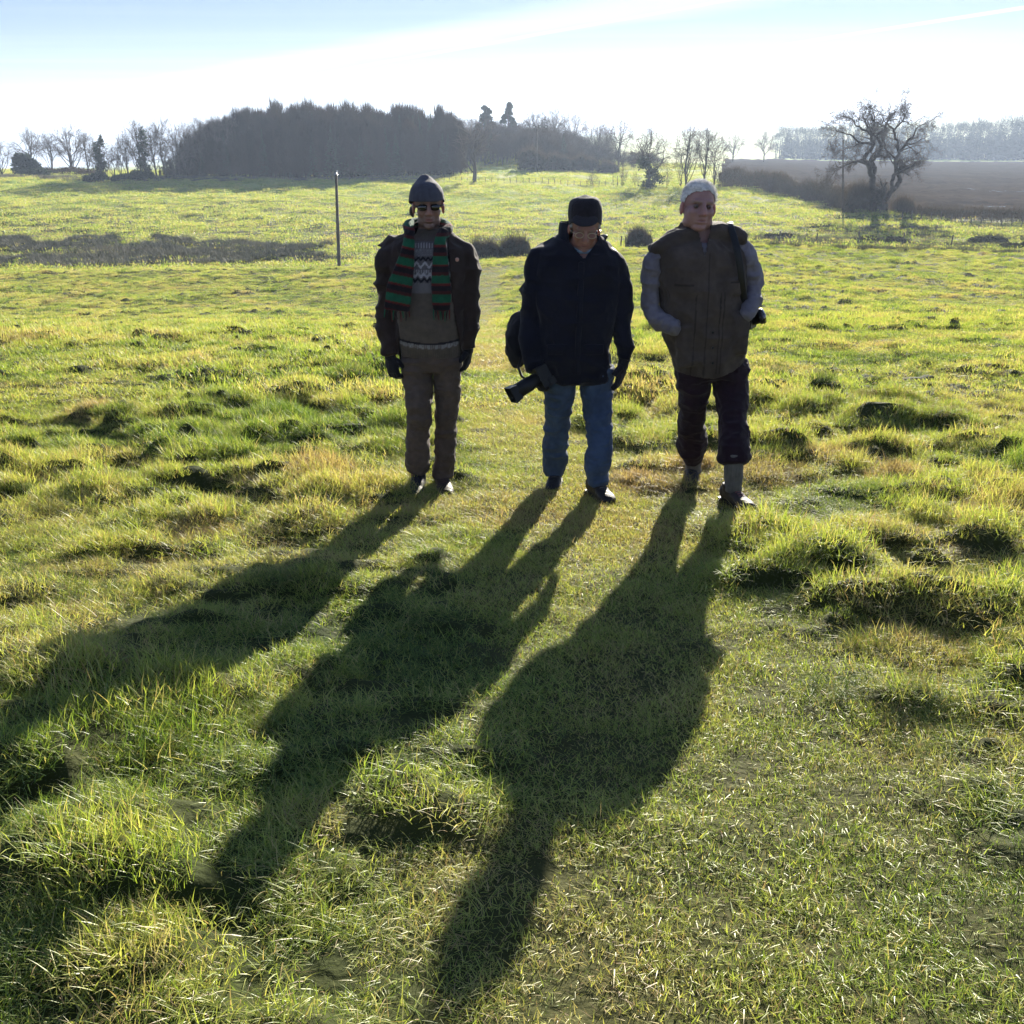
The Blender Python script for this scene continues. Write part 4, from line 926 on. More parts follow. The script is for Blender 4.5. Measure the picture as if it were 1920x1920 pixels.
def densify(rows, k=4):
    A = np.array(rows, float); m = len(A); t = np.linspace(0, m-1, (m-1)*k+1); o = []
    for x in t:                                             # Catmull-Rom through the rows
        i = min(int(x), m-2); f = x-i; p0, p1, p2, p3 = A[max(i-1, 0)], A[i], A[i+1], A[min(i+2, m-1)]
        o.append(.5*((2*p1)+(p2-p0)*f+(2*p0-5*p1+4*p2-p3)*f*f+(3*p1-p0-3*p2+p3)*f**3))
    return np.array(o)
def TP(D0, rows, grow_=0, sc=1, ex=2.3, flat=False):
    A = densify(rows); C, RX, RY = [], [], []
    for px, py, dy, rx, ry in A:
        p = W(px, py, D0+dy); C.append(p); RX.append(rx*mpp(p)*sc+grow_); RY.append(ry*sc+grow_)
    return ring_tube(C, RX, RY, ex=ex, flat=flat)
def ellip(c, r, M=None):
    bm = bmesh.new(); bmesh.ops.create_icosphere(bm, subdivisions=3, radius=1)
    V = np.array([v.co[:] for v in bm.verts])*np.array(r); F = [tuple(v.index for v in f.verts) for f in bm.faces]; bm.free()
    if M is not None: V = V @ np.array(M.to_3x3()).T
    return V+np.array(c), F
def boxp(c, h, M=None):
    V = np.array([(x, y, z) for x in (-1, 1) for y in (-1, 1) for z in (-1, 1)], float)*np.array(h)
    if M is not None: V = V @ np.array(M.to_3x3()).T
    return V+np.array(c), [(0, 1, 3, 2), (4, 6, 7, 5), (0, 4, 5, 1), (2, 3, 7, 6), (0, 2, 6, 4), (1, 5, 7, 3)]
def merge(ps):
    V, F, o = [], [], 0
    for v, f in ps: V.append(v); F += [tuple(i+o for i in q) for q in f]; o += len(v)
    return np.concatenate(V), F
def smooth_v(V, E, it, lam=.5):
    n = len(V); cnt = np.bincount(E.ravel(), minlength=n)[:, None]
    for _ in range(it):
        s = np.zeros_like(V); np.add.at(s, E[:, 0], V[E[:, 1]]); np.add.at(s, E[:, 1], V[E[:, 0]]); V = V+lam*(s/np.maximum(cnt, 1)-V)
    return V
def fused(pieces, voxel):
    V, F = merge(pieces); me = bpy.data.meshes.new('t'); me.from_pydata(V.tolist(), [], F); o = bpy.data.objects.new('t', me); COL.objects.link(o)
    m = o.modifiers.new('r', 'REMESH'); m.mode = 'VOXEL'; m.voxel_size = voxel; m.adaptivity = 0
    dg = bpy.context.evaluated_depsgraph_get(); e = o.evaluated_get(dg); q = bpy.data.meshes.new_from_object(e)
    n = len(q.vertices); V = np.zeros(n*3); q.vertices.foreach_get('co', V); V = V.reshape(-1, 3)
    E = np.zeros(len(q.edges)*2, np.int32); q.edges.foreach_get('vertices', E); E = E.reshape(-1, 2)
    F = np.zeros(len(q.loops), np.int32); q.loops.foreach_get('vertex_index', F); F = F.reshape(-1, 4)
    bpy.data.objects.remove(o); bpy.data.meshes.remove(me); bpy.data.meshes.remove(q)
    return V, E, F
def vnorm(V, F):
    n = np.cross(V[F[:, 2]]-V[F[:, 0]], V[F[:, 3]]-V[F[:, 1]]); o = np.zeros_like(V)
    for k in range(4): np.add.at(o, F[:, k], n)
    return o/(np.linalg.norm(o, axis=1)[:, None]+1e-12)
def garment(name, root, pieces, m, col, voxel=.006, fold=.006, fs=(9, 9, 5), seed=1, it=3, cut=None, sculpt=None, thick=0, clamp=None, parent=None, final=0):
    V, E, F = fused(pieces, voxel); V = smooth_v(V, E, it); Nn = vnorm(V, F)
    if fold:
        q = V*np.array(fs) + 1.2*np.stack([vn3(V*3.1, seed+5), vn3(V*3.1, seed+6), vn3(V*3.1, seed+7)], 1)
        a = 1-np.abs(vn3(q, seed)*2-1)*1.6; b = 1-np.abs(vn3(q*2.3+9, seed+1)*2-1)*1.6
        V = V + Nn*(fold*(a-.45)+fold*.45*(b-.4))[:, None]
    if sculpt is not None: V = sculpt(V, Nn)
    if final: V = smooth_v(V, E, final)
    if clamp is not None: V[:, 2] = np.maximum(V[:, 2], clamp)
    if cut is not None:
        c = V[F].mean(1); F = F[~cut(c)]; u, inv = np.unique(F, return_inverse=True); V = V[u]; F = inv.reshape(F.shape)
    C = col(V) if callable(col) else np.tile(np.array(col, float), (len(V), 1))
    L0 = np.array(root.location); me = mesh_from(name, V-L0, F, [m], attrs={'col': C}); me.update()
    o = link(name, me, parent or root)
    if thick:
        s = o.modifiers.new('thickness', 'SOLIDIFY'); s.thickness = thick; s.offset = -1
    return o
def plain(name, root, pieces, m, smooth=True, parent=None):
    V, F = merge(pieces); return link(name, mesh_from(name, V-np.array(root.location), F, [m], smooth), parent or root)

def hand(wrist, d, t, nrm, s=1.0, curl=1.0, puff=0.0):
    """palm, four curled fingers of different length and a thumb off the side of the palm"""
    w_ = Vector(wrist); d = Vector(d).normalized(); t = Vector(t); t = (t-d*t.dot(d)).normalized(); nrm = Vector(nrm); nrm = (nrm-d*nrm.dot(d)-t*nrm.dot(t)).normalized()
    out_ = [ring_tube([w_+d*(x*s) for x in (-.03, 0, .03, .06, .09, .098)], [v*s+puff for v in (.028, .030, .040, .044, .043, .034)], [v*s+puff for v in (.022, .021, .019, .017, .014, .011)], t, 16)]
    for off, ln in ((-.031, .060), (-.011, .076), (.010, .082), (.031, .074)):
        p = w_+d*(.088*s)+t*(off*s); a = .25*curl; P = [p-d*.02*s, p]; 
        for k, f in enumerate((.42, .32, .26)):
            dd = d*math.cos(a)+nrm*math.sin(a); p = p+dd*(ln*f*s); P.append(p); a += (.75, .7, .6)[k]*curl
        out_.append(ring_tube(P, [v*s+puff for v in (.009, .0098, .0095, .0088, .0072)], [v*s+puff for v in (.009, .0098, .0092, .0085, .0068)], t, 12))
    p = w_+d*(.022*s)+t*(.034*s); dd = (d*.75+t*.62+nrm*.35).normalized(); P = [p-t*.015*s, p+dd*.006*s, p+dd*.036*s]; dd2 = (dd+d*.5-t*.25+nrm*.4*curl).normalized(); P += [P[-1]+dd2*.03*s]
    out_.append(ring_tube(P, [v*s+puff for v in (.013, .014, .0115, .009)], [v*s+puff for v in (.013, .014, .0115, .009)], nrm, 12))
    return out_

def head_frame(c, yaw, pit, roll, s, xs=1.0):
    """x right in the picture, y forward (towards the viewer at yaw 0), z up"""
    M = Matrix.Rotation(yaw, 4, 'Z') @ Matrix.Rotation(roll, 4, 'Y') @ Matrix.Rotation(pit, 4, 'X') @ Matrix(((1, 0, 0, 0), (0, -1, 0, 0), (0, 0, 1, 0), (0, 0, 0, 1)))
    A = np.array(M.to_3x3())
    fw = lambda q: np.array(c) + (A @ (np.array(q, float)*s*np.array([xs, 1, 1])))
    inv = lambda V: ((V-np.array(c)) @ A)/(s*np.array([xs, 1, 1]))
    fw.xs = xs
    return fw, inv, M, A
def head_pieces(fr, s, jaw=1.0):
    fw, inv, M, A = fr
    def el(c, r): v, f = ellip((0, 0, 0), r); return (v*s*np.array([fw.xs, 1, 1])) @ A.T + fw(c), f
    P = [el((0, -.012, .038), (.074, .094, .086)), el((0, .02, -.035), (.060*jaw, .068, .078)), el((0, .052, -.092), (.030*jaw, .030, .024)),
         el((-.036, .052, -.022), (.026, .030, .032)), el((.036, .052, -.022), (.026, .030, .032)), el((0, .074, .03), (.050, .018, .016)),
         el((0, .078, -.060), (.026, .014, .018)), el((-.040*jaw, .01, -.072), (.022, .045, .028)), el((.040*jaw, .01, -.072), (.022, .045, .028))]
    for sx in (-1, 1): P.append(el((sx*.078, -.004, -.012), (.009, .021, .033))); P.append(el((sx*.012, .094, -.030), (.009, .011, .008)))
    pts = [fw(q) for q in ((0, .080, .028), (0, .093, .008), (0, .104, -.012), (0, .109, -.026), (0, .098, -.034))]
    P.append(ring_tube(pts, [v*s for v in (.010, .010, .012, .014, .010)], [v*s for v in (.012, .014, .016, .014, .008)], A @ np.array([1., 0, 0]), 12))
    return P
def face_sculpt(fr, s, extra=()):
    fw, inv, M, A = fr
    G = [((-.031, .08, .008), (.015, .03, .010), (0, -.011, 0)), ((.031, .08, .008), (.015, .03, .010), (0, -.011, 0)),
         ((0, .09, -.060), (.024, .02, .0035), (0, -.005, 0)), ((0, .09, -.053), (.018, .02, .004), (0, .003, 0)), ((0, .09, -.068), (.016, .02, .005), (0, .004, 0)),
         ((0, .09, -.079), (.018, .02, .005), (0, -.004, 0)), ((-.030, .08, -.048), (.005, .03, .016), (0, -.004, 0)), ((.030, .08, -.048), (.005, .03, .016), (0, -.004, 0)),
         ((-.031, .08, .004), (.011, .02, .005), (0, .004, 0)), ((.031, .08, .004), (.011, .02, .005), (0, .004, 0)), ((-.032, .08, -.008), (.014, .02, .003), (0, -.002, 0)), ((.032, .08, -.008), (.014, .02, .003), (0, -.002, 0))] + list(extra)
    def f(V, Nn):
        h = inv(V); near_ = (np.abs(h[:, 0]) < .12) & (np.abs(h[:, 1]) < .15) & (np.abs(h[:, 2]) < .16); q = h[near_]; dsp = np.zeros_like(q)
        for c, sg, v in G:
            wgt = np.exp(-.5*(((q-np.array(c))/np.array(sg))**2).sum(1)); wgt = wgt*(q[:, 1] > .02); dsp += wgt[:, None]*np.array(v)
        V = V.copy(); V[near_] = V[near_] + (dsp*s) @ A.T; return V
    return f
def skin_col(fr, base, lip=(.30, .11, .09), brow=(.16, .13, .11), stubble=None):
    fw, inv, M, A = fr
    def f(V):
        h = inv(V); C = np.tile(np.array(base, float), (len(V), 1)); C *= (.9+.25*vn3(V*35, 3))[:, None]
        def mixc(wgt, c): C[:] = C*(1-wgt[:, None])+np.array(c)*wgt[:, None]
        if stubble is not None: mixc(.6*sst(-.035, -.06, h[:, 2])*sst(0, .03, h[:, 1])*(h[:, 2] > -.13), stubble)
        mixc(.8*np.exp(-((h[:, 0]/.021)**4+((h[:, 2]+.060)/.008)**4))*(h[:, 1] > .05), lip)
        mixc(.9*np.exp(-((h[:, 0]/.016)**4+((h[:, 2]+.060)/.0022)**4))*(h[:, 1] > .05), (.06, .02, .02))
        for sx in (-1, 1):
            mixc(.75*np.exp(-(((h[:, 0]-sx*.032)/.019)**4+((h[:, 2]-.027)/.0055)**4))*(h[:, 1] > .04), brow)
            mixc(.6*np.exp(-(((h[:, 0]-sx*.031)/.011)**4+((h[:, 2]-.006)/.0032)**4))*(h[:, 1] > .04), (.05, .035, .03))
        mixc(.35*((np.abs(h[:, 0]) > .07) & (np.abs(h[:, 2]+.01) < .05) & (np.abs(h[:, 1]) < .05)), (.5, .14, .09))
        mixc(.3*np.exp(-((h[:, 0]/.016)**2+((h[:, 2]+.024)/.014)**2))*(h[:, 1] > .07), (.5, .2, .14))
        return C
    return f
def eyes(root, fr, s):
    fw, inv, M, A = fr
    for sx in (-1, 1):
        c = fw((sx*.031, .069, .008)); v, f = ellip((0, 0, 0), (.0125*s,)*3); h = v @ A
        C = np.where(((h[:, 0]**2+(h[:, 2]+.001)**2) < (.0055*s)**2)[:, None] & (h[:, 1:2] > 0), (.03, .025, .02), (.16, .11, .095)) * np.ones((len(v), 3))
        link('eye', mesh_from('eye', v+c-np.array(root.location), f, [SKIN], attrs={'col': C}), root)

def boot(root, name, px, pyb, yaw, s, col, top_py, pitch_=0, lace=None, soft=0):
    """one foot: toe towards the viewer, turned by yaw; ankle shaft up to the trouser hem"""
    g = ground_pt(px, pyb); d = Vector((math.sin(yaw), -math.cos(yaw), 0)); sd_ = Vector((math.cos(yaw), math.sin(yaw), 0)); c = Vector((g.x, g.y, 0)) - d*.15*s
    zg = float(base_z([c.x], [c.y])[0])+.012
    prof = [(-.085, .05, .030, .036), (-.06, .052, .036, .050), (-.01, .055, .038, .055), (.05, .046, .041, .046), (.10, .036, .046, .035), (.15, .031, .047, .031), (.185, .028, .040, .026), (.205, .025, .026, .018)]
    A = densify(prof, 3); slope = -.09
    P = [ring_tube([c+d*(a*s)+Vector((0, 0, zg+z*s+a*s*slope*0)) for a, z, rx, rz in A], [q[2]*s for q in A], [q[3]*s for q in A], sd_, 20, 2.6)]
    up = Vector((0, 0, 1)); a0 = c+d*(-.015)+up*(zg+.06*s); tp = W(px, top_py, c.y+.01); tp = Vector((a0.x+(tp.x-a0.x)*0, a0.y, tp.z))
    P.append(ring_tube([a0, a0*.5+tp*.5, tp], [.042*s, .043*s, .05*s], [.055*s, .05*s, .055*s], sd_, 18))
    def colf(V):
        C = np.tile(np.array(col, float), (len(V), 1)); low = V[:, 2] < zg+.022*s; C[low] *= .4
        al = (V-np.array(c)) @ np.array(d); la = (V-np.array(c)) @ np.array(sd_)
        if lace is not None:
            m = (np.abs(la) < .02*s) & (al > .02) & (al < .10*s) & (((al*70) % 1) < .4); C[m] = lace
        return C
    o = garment(name, root, P, LEATHER, colf, .005, .0015, (30, 30, 30), 3, 3, clamp=zg-.004)
    # sole as a piece of the boot
    An = densify([(-.088, .034), (-.04, .042), (.03, .041), (.11, .050), (.17, .046), (.208, .022)], 4)
    v = []; 
    for zz in (-.012, .014):
        for a, wd in An: v.append(c+d*(a*s)+sd_*(wd*s)+up*(zg+zz))
        for a, wd in An[::-1]: v.append(c+d*(a*s)-sd_*(wd*s)+up*(zg+zz))
    n = len(An)*2; F = [tuple(range(n-1, -1, -1)), tuple(range(n, 2*n))]+[(i, (i+1) % n, n+(i+1) % n, n+i) for i in range(n)]
    link('sole', mesh_from('sole', np.array(v)-np.array(root.location), F, [BLACKP], False), o)
    return c.y, o

def shift_leg(rows, off, y0=700, y1=890):
    return [(px, py, dy+off*float(sst(y0, y1, py)), rx, ry) for px, py, dy, rx, ry in rows]

def zof(py, D): return W(960, py, D).z
def person(label, feet):
    g = [ground_pt(*f) for f in feet]; x = sum(p.x for p in g)/len(g); D = sum(p.y for p in g)/len(g)+.10
    return thing('person', label, 'person', (x, D, float(base_z([x], [D])[0]))), D

SKC = (.27, .15, .115)
# ---- left walker
def man_left():
    root, D = person('man in grey beanie and sunglasses, striped scarf and open brown coat', [(777, 932), (833, 927)])
    def Zr(py): return zof(py, D)
    def Xr(px, py): return W(px, py, D).x
    hs = 1.03; hc = W(803, 386, D-.02); fr = head_frame(hc, R(6), R(4), R(-1), hs)
    yl, bl = boot(root, 'boot', 778, 935, R(-3), 1.05, (.02, .02, .028), 872); yr, brr = boot(root, 'boot', 836, 931, R(12), 1.05, (.035, .022, .018), 878, lace=(.10, .05, .04))
    offL, offR = yl-D, yr-D
    torso = [(806, 430, .02, 18, .06), (806, 440, .02, 42, .09), (804, 451, .015, 62, .12), (803, 468, 0, 74, .14), (803, 520, 0, 76, .15), (804, 560, 0, 72, .155), (806, 610, 0, 68, .155), (808, 650, 0, 64, .15), (810, 672, 0, 58, .145)]
    armL = [(755, 458, .01, 8, .05), (741, 466, .01, 12, .06), (729, 479, 0, 18, .07), (724, 498, 0, 20, .072), (723, 540, 0, 19, .068), (722, 590, -.01, 17, .06), (727, 632, -.03, 17, .056), (731, 664, -.05, 16, .05)]
    armR = [(850, 449, .01, 8, .05), (863, 459, .01, 12, .06), (875, 472, 0, 17, .07), (880, 494, 0, 19, .072), (882, 540, 0, 18, .068), (881, 590, 0, 17, .06), (879, 628, -.02, 16, .055), (879, 652, -.02, 14, .05)]
    legL = shift_leg([(781, 672, 0, 30, .11), (781, 700, -.01, 28, .10), (785, 735, -.03, 25, .09), (786, 758, -.05, 24.5, .088), (787, 772, -.04, 21.5, .080), (786, 784, -.05, 23, .086), (786, 796, -.03, 20, .074), (784, 812, -.03, 21, .075), (783, 850, -.01, 21.5, .075), (782, 872, 0, 22.5, .075), (780, 884, 0, 17, .07)], offL)
    legR = shift_leg([(837, 672, 0, 29, .11), (839, 700, 0, 26, .1), (839, 740, 0, 22.5, .09), (837, 775, 0, 20, .08), (836, 795, 0, 18.5, .077), (836, 812, 0, 20, .075), (834, 850, 0, 19, .072), (830, 880, 0, 19.5, .07), (829, 893, 0, 18, .07)], offR)
    wl, wr = W(732, 668, D-.05), W(878, 654, D-.02)
    hl = dict(d=(.16, -.1, -1), t=(.75, -.65, 0), nrm=(.6, .7, 0), s=.98, curl=1.25); hr = dict(d=(-.12, .05, -1), t=(-.25, -.95, 0), nrm=(-1, .2, 0), s=.95, curl=1.1)
    body = head_pieces(fr, hs, .98) + [TP(D, [(804, 405, .02, 20, .055), (805, 425, .02, 21, .058), (806, 445, .02, 30, .07)]), TP(D, torso[2:], sc=.70, flat=True), TP(D, armL, sc=.72), TP(D, armR, sc=.72),
            TP(D, legL, sc=.75), TP(D, legR, sc=.75), TP(D, [(808, 650, 0, 48, .11), (808, 690, 0, 48, .10)])] + hand(wl, **hl) + hand(wr, **hr)
    for (px, py, off) in ((780, 884, offL), (829, 893, offR)):
        p = W(px, py, D+off); body.append(ring_tube([p+Vector((0, 0, .05)), p+Vector((0, 0, -.05)), p+Vector((0, -.05, -.10)), p+Vector((0, -.14, -.12))], [.03, .03, .032, .03], [.035, .035, .028, .02], (1, 0, 0)))
    garment('body', root, body, SKIN, skin_col(fr, SKC, stubble=(.20, .13, .10)), .0046, 0, it=2, sculpt=face_sculpt(fr, hs), final=1)
    # clothing
    garment('trousers', root, [TP(D, [(807, 645, 0, 50, .12), (808, 668, 0, 56, .125), (809, 690, 0, 54, .115)]), TP(D, legL), TP(D, legR)], CLOTH,
            lambda V: np.array([.12, .085, .066])*(.8+.4*vn3(V*np.array([14, 14, 5]), 9))[:, None], .006, .012, (10, 10, 16), 21)
    zt = Zr(447); 
    jump = [(806, 429, .012, 22, .066), (806, 440, .01, 28, .078), (806, 449, 0, 45, .095), (805, 462, 0, 60, .11), (805, 500, -.01, 62, .132), (805, 560, -.015, 62, .142), (806, 610, -.015, 62, .145), (807, 645, -.005, 60, .14), (808, 664, 0, 57, .132)]
    def jcol(V):
        n = len(V); C = np.tile(np.array([.125, .098, .078]), (n, 1)); mp_ = mpp(W(805, 540, D))
        u = (V[:, 0]-Xr(793, 500))/mp_; z = V[:, 2]; pyv = np.interp(-z, [-Zr(p) for p in range(430, 690, 10)], list(range(430, 690, 10)))
        tri = lambda per, ph=0: np.abs(((u/per+ph) % 1)*2-1); front = V[:, 1] < D+.05
        wh, bk, gy = np.array([.48, .45, .46]), np.array([.012, .01, .014]), np.array([.14, .125, .13])
        yk = (pyv > 449) & (pyv < 543); C[yk] = gy
        def band(a, b, cond, c): m = (pyv > a) & (pyv < b) & cond; C[m] = c
        band(452, 461, ((u/5) % 1) < .45, wh); band(463, 476, (((u/5) % 1 < .5) ^ (((pyv/4) % 1) < .5)), wh*.6)
        band(474, 486, np.abs(pyv-478-5*tri(9)) < 2.4, bk); band(484, 500, np.abs(pyv-487-9*tri(15)) < 2.6, wh); band(500, 507, ((u/4.5) % 1) < .45, wh*.85)
        band(503, 518, np.abs(pyv-507-6*tri(11)) < 3.2, wh); band(513, 528, np.abs(pyv-516-6*tri(11)) < 2.6, bk); band(523, 543, (((u+pyv) / 5 % 1) < .35), wh*.55)
        hem = 633 + 5*np.clip(1-((u-13)/60)**2, -1, 1)*1.2
        m = (np.abs(pyv-(hem-3)) < 2.2); C[m] = bk; m = (pyv > hem-1) & (pyv < hem+5+2.5*tri(12)) & (((u/3) % 1) < .75); C[m] = wh*.62
        m = (pyv > hem+9) & (((u/3.2) % 1) < .4); C[m] *= .75
        return C
    garment('jumper', root, [TP(D, jump, flat=True)], WOOL, jcol, .005, .006, (8, 8, 6), 5)
    xl = lambda z: np.interp(-z, [-Zr(p) for p in (425, 475, 560, 640, 690)], [Xr(p, 520) for p in (765, 768, 755, 745, 745)])
    xr = lambda z: np.interp(-z, [-Zr(p) for p in (425, 475, 560, 640, 690)], [Xr(p, 520) for p in (840, 846, 850, 863, 869)])
    collar = [TP(D, [(805, 448, .03, 46, .11), (805, 432, .035, 40, .10), (805, 424, .04, 36, .09)]), TP(D, [(768, 440, .05, 9, .06), (740, 451, .05, 10, .06), (720, 457, .05, 7, .05), (707, 458, .05, 2.5, .03)], ex=2)]
    jc = [TP(D, torso, flat=True), TP(D, armL), TP(D, armR)] + collar
    garment('coat', root, jc, CLOTH, lambda V: np.array([.040, .025, .021])*(.75+.5*vn3(V*np.array([12, 12, 6]), 4))[:, None], .006, .018, (7, 7, 9), 31, it=7,
            cut=lambda c: ((c[:, 1] < D-.02) & (c[:, 0] > xl(c[:, 2])) & (c[:, 0] < xr(c[:, 2])) & (c[:, 2] > Zr(690))), thick=.007)
    # scarf
    yf = -.165
    def stripes(V):
        pyv = np.interp(-V[:, 2], [-Zr(p) for p in range(400, 620, 10)], list(range(400, 620, 10))); left = V[:, 0] < Xr(795, 500)
        sl = np.where(left, (V[:, 0]-Xr(763, 500))*-.0 , 0); pyv = pyv+sl/mpp(W(800, 500, D)) + np.where(left, (V[:, 0]-Xr(755, 500))/mpp(W(800, 500, D))*-.22, 0)
        ph = (pyv-438) % 35; C = np.tile(np.array([.008, .006, .010]), (len(V), 1)); C[ph < 15] = (.010, .105, .052); C[(ph >= 15) & (ph < 19)] = (.13, .014, .012); C[(ph > 29)] = (.06, .008, .010)
        return C*(.8+.4*vn3(V*60, 6))[:, None]
    sl_ = [(768, 432, -.11, 10, .022), (767, 445, -.14, 10, .022), (764, 475, yf, 13, .018), (757, 510, yf-.005, 19, .016), (748, 545, yf-.01, 24, .016), (744, 582, yf-.01, 24, .014)]
    sr_ = [(832, 432, -.11, 10, .022), (826, 445, -.14, 11, .022), (826, 475, yf, 14, .018), (826, 510, yf-.005, 16, .016), (827, 545, yf-.01, 19, .016), (828, 582, yf-.01, 16, .014)]
    loop = [(768, 438, -.12, 9, .03), (765, 424, -.05, 9, .03), (776, 418, .05, 9, .03), (803, 416, .10, 9, .03), (832, 420, .05, 9, .03), (841, 428, -.04, 10, .03), (831, 440, -.12, 10, .03)]
    lp = [W(a, b, D+c) for a, b, c, _, _ in densify(loop, 3)]
    sp = [TP(D, sl_), TP(D, sr_), ring_tube(lp, [.026]*len(lp), [.026]*len(lp), (0, 0, 1))]
    rg = random.Random(4)
    sc_ = garment('scarf', root, sp, WOOL, stripes, .0045, .004, (14, 14, 10), 51, it=2)
    for c0, wd in ((744, 22), (828, 15)):
        fr_ = []
        for k in range(9):
            q = c0-wd+2*wd*k/8; a = W(q, 580, D+yf-.01); b = W(q+rg.uniform(-3, 3), 600+rg.uniform(-6, 5), D+yf-.012); fr_.append(ring_tube([a, (a+b)/2+Vector((rg.uniform(-.004, .004), 0, 0)), b], [.004, .0035, .0025], [.004, .0035, .0025], (0, 1, 0), 6))
        V, F = merge(fr_); cc = np.repeat(np.array([[(.012, .12, .06), (.02, .01, .012), (.12, .02, .015)][k % 3] for k in range(9)]), len(fr_[0][0]), 0)
        link('fringe', mesh_from('fringe', V-np.array(root.location), F, [WOOL], attrs={'col': cc}), sc_)
    # gloves
    for wv, hk in ((wl, hl), (wr, hr)):
        cuff = ring_tube([Vector(wv)+Vector(hk['d']).normalized()*q for q in (-.05, 0, .02)], [.036, .034, .036], [.030, .028, .028], hk['t'], 14)
        garment('glove', root, hand(wv, **hk, puff=.0045)+[cuff], WOOL, (.012, .011, .016), .0035, .0015, (40, 40, 40), 8, 1)
    # hat and dark glasses
    fw, inv, M, A = fr
    hat = [TP(D, [(799, 400, -.03, 31, .108), (799.5, 388, -.03, 33.5, .118), (799.5, 370, -.03, 33, .118), (799, 355, -.02, 30, .108), (798.5, 343, -.005, 23, .085), (797.5, 334, .015, 14, .05), (797, 328, .015, 6, .02)], flat=True)]
    garment('beanie', root, hat, WOOL, lambda V: np.array([.075, .075, .095])*(.75+.5*vn3(V*np.array([80, 80, 12]), 2))[:, None], .0045, .004, (8, 8, 12), 71,
            cut=lambda c: inv(c)[:, 2] < .036+.32*np.minimum(inv(c)[:, 1]-.05, 0), thick=.006)
    gl = root
    P = []
    for sx in (-1, 1):
        P.append(ring_tube([fw((sx*.032, .083, .004)), fw((sx*.032, .094, .004)), fw((sx*.032, .098, .004))], [.026*hs, .025*hs, .014*hs], [.0175*hs, .0168*hs, .01*hs], A @ np.array([1., 0, 0]), 20))
        P.append(ring_tube([fw((sx*.056, .088, .010)), fw((sx*.077, .06, .010)), fw((sx*.080, -.01, .004))], [.003]*3, [.003]*3, (0, 0, 1), 8))
    P.append(ring_tube([fw((-.012, .094, .009)), fw((0, .100, .011)), fw((.012, .094, .009))], [.0028]*3, [.0028]*3, (0, 0, 1), 8))
    plain('sunglasses', root, P, LENSM)
    # hair tuft at the side below the hat, lapel badge
    p = W(857, 487, D-.155); plain('badge', root, [ring_tube([p+Vector((0, .01, 0)), p, p+Vector((0, -.004, 0))], [.010, .010, .008], [.010, .010, .008], (1, 0, 0), 16)], PINKB)
    garment('hair', root, [TP(D, [(773, 388, .03, 3, .03), (772, 396, .03, 4, .035), (774, 403, .04, 2.5, .03)])], HAIRM, (.05, .035, .028), .004, .004, (60, 60, 60), 3, 1)
PINKB = simple('badge_enamel', (.55, .30, .22), .4, .2, 60)
man_left()

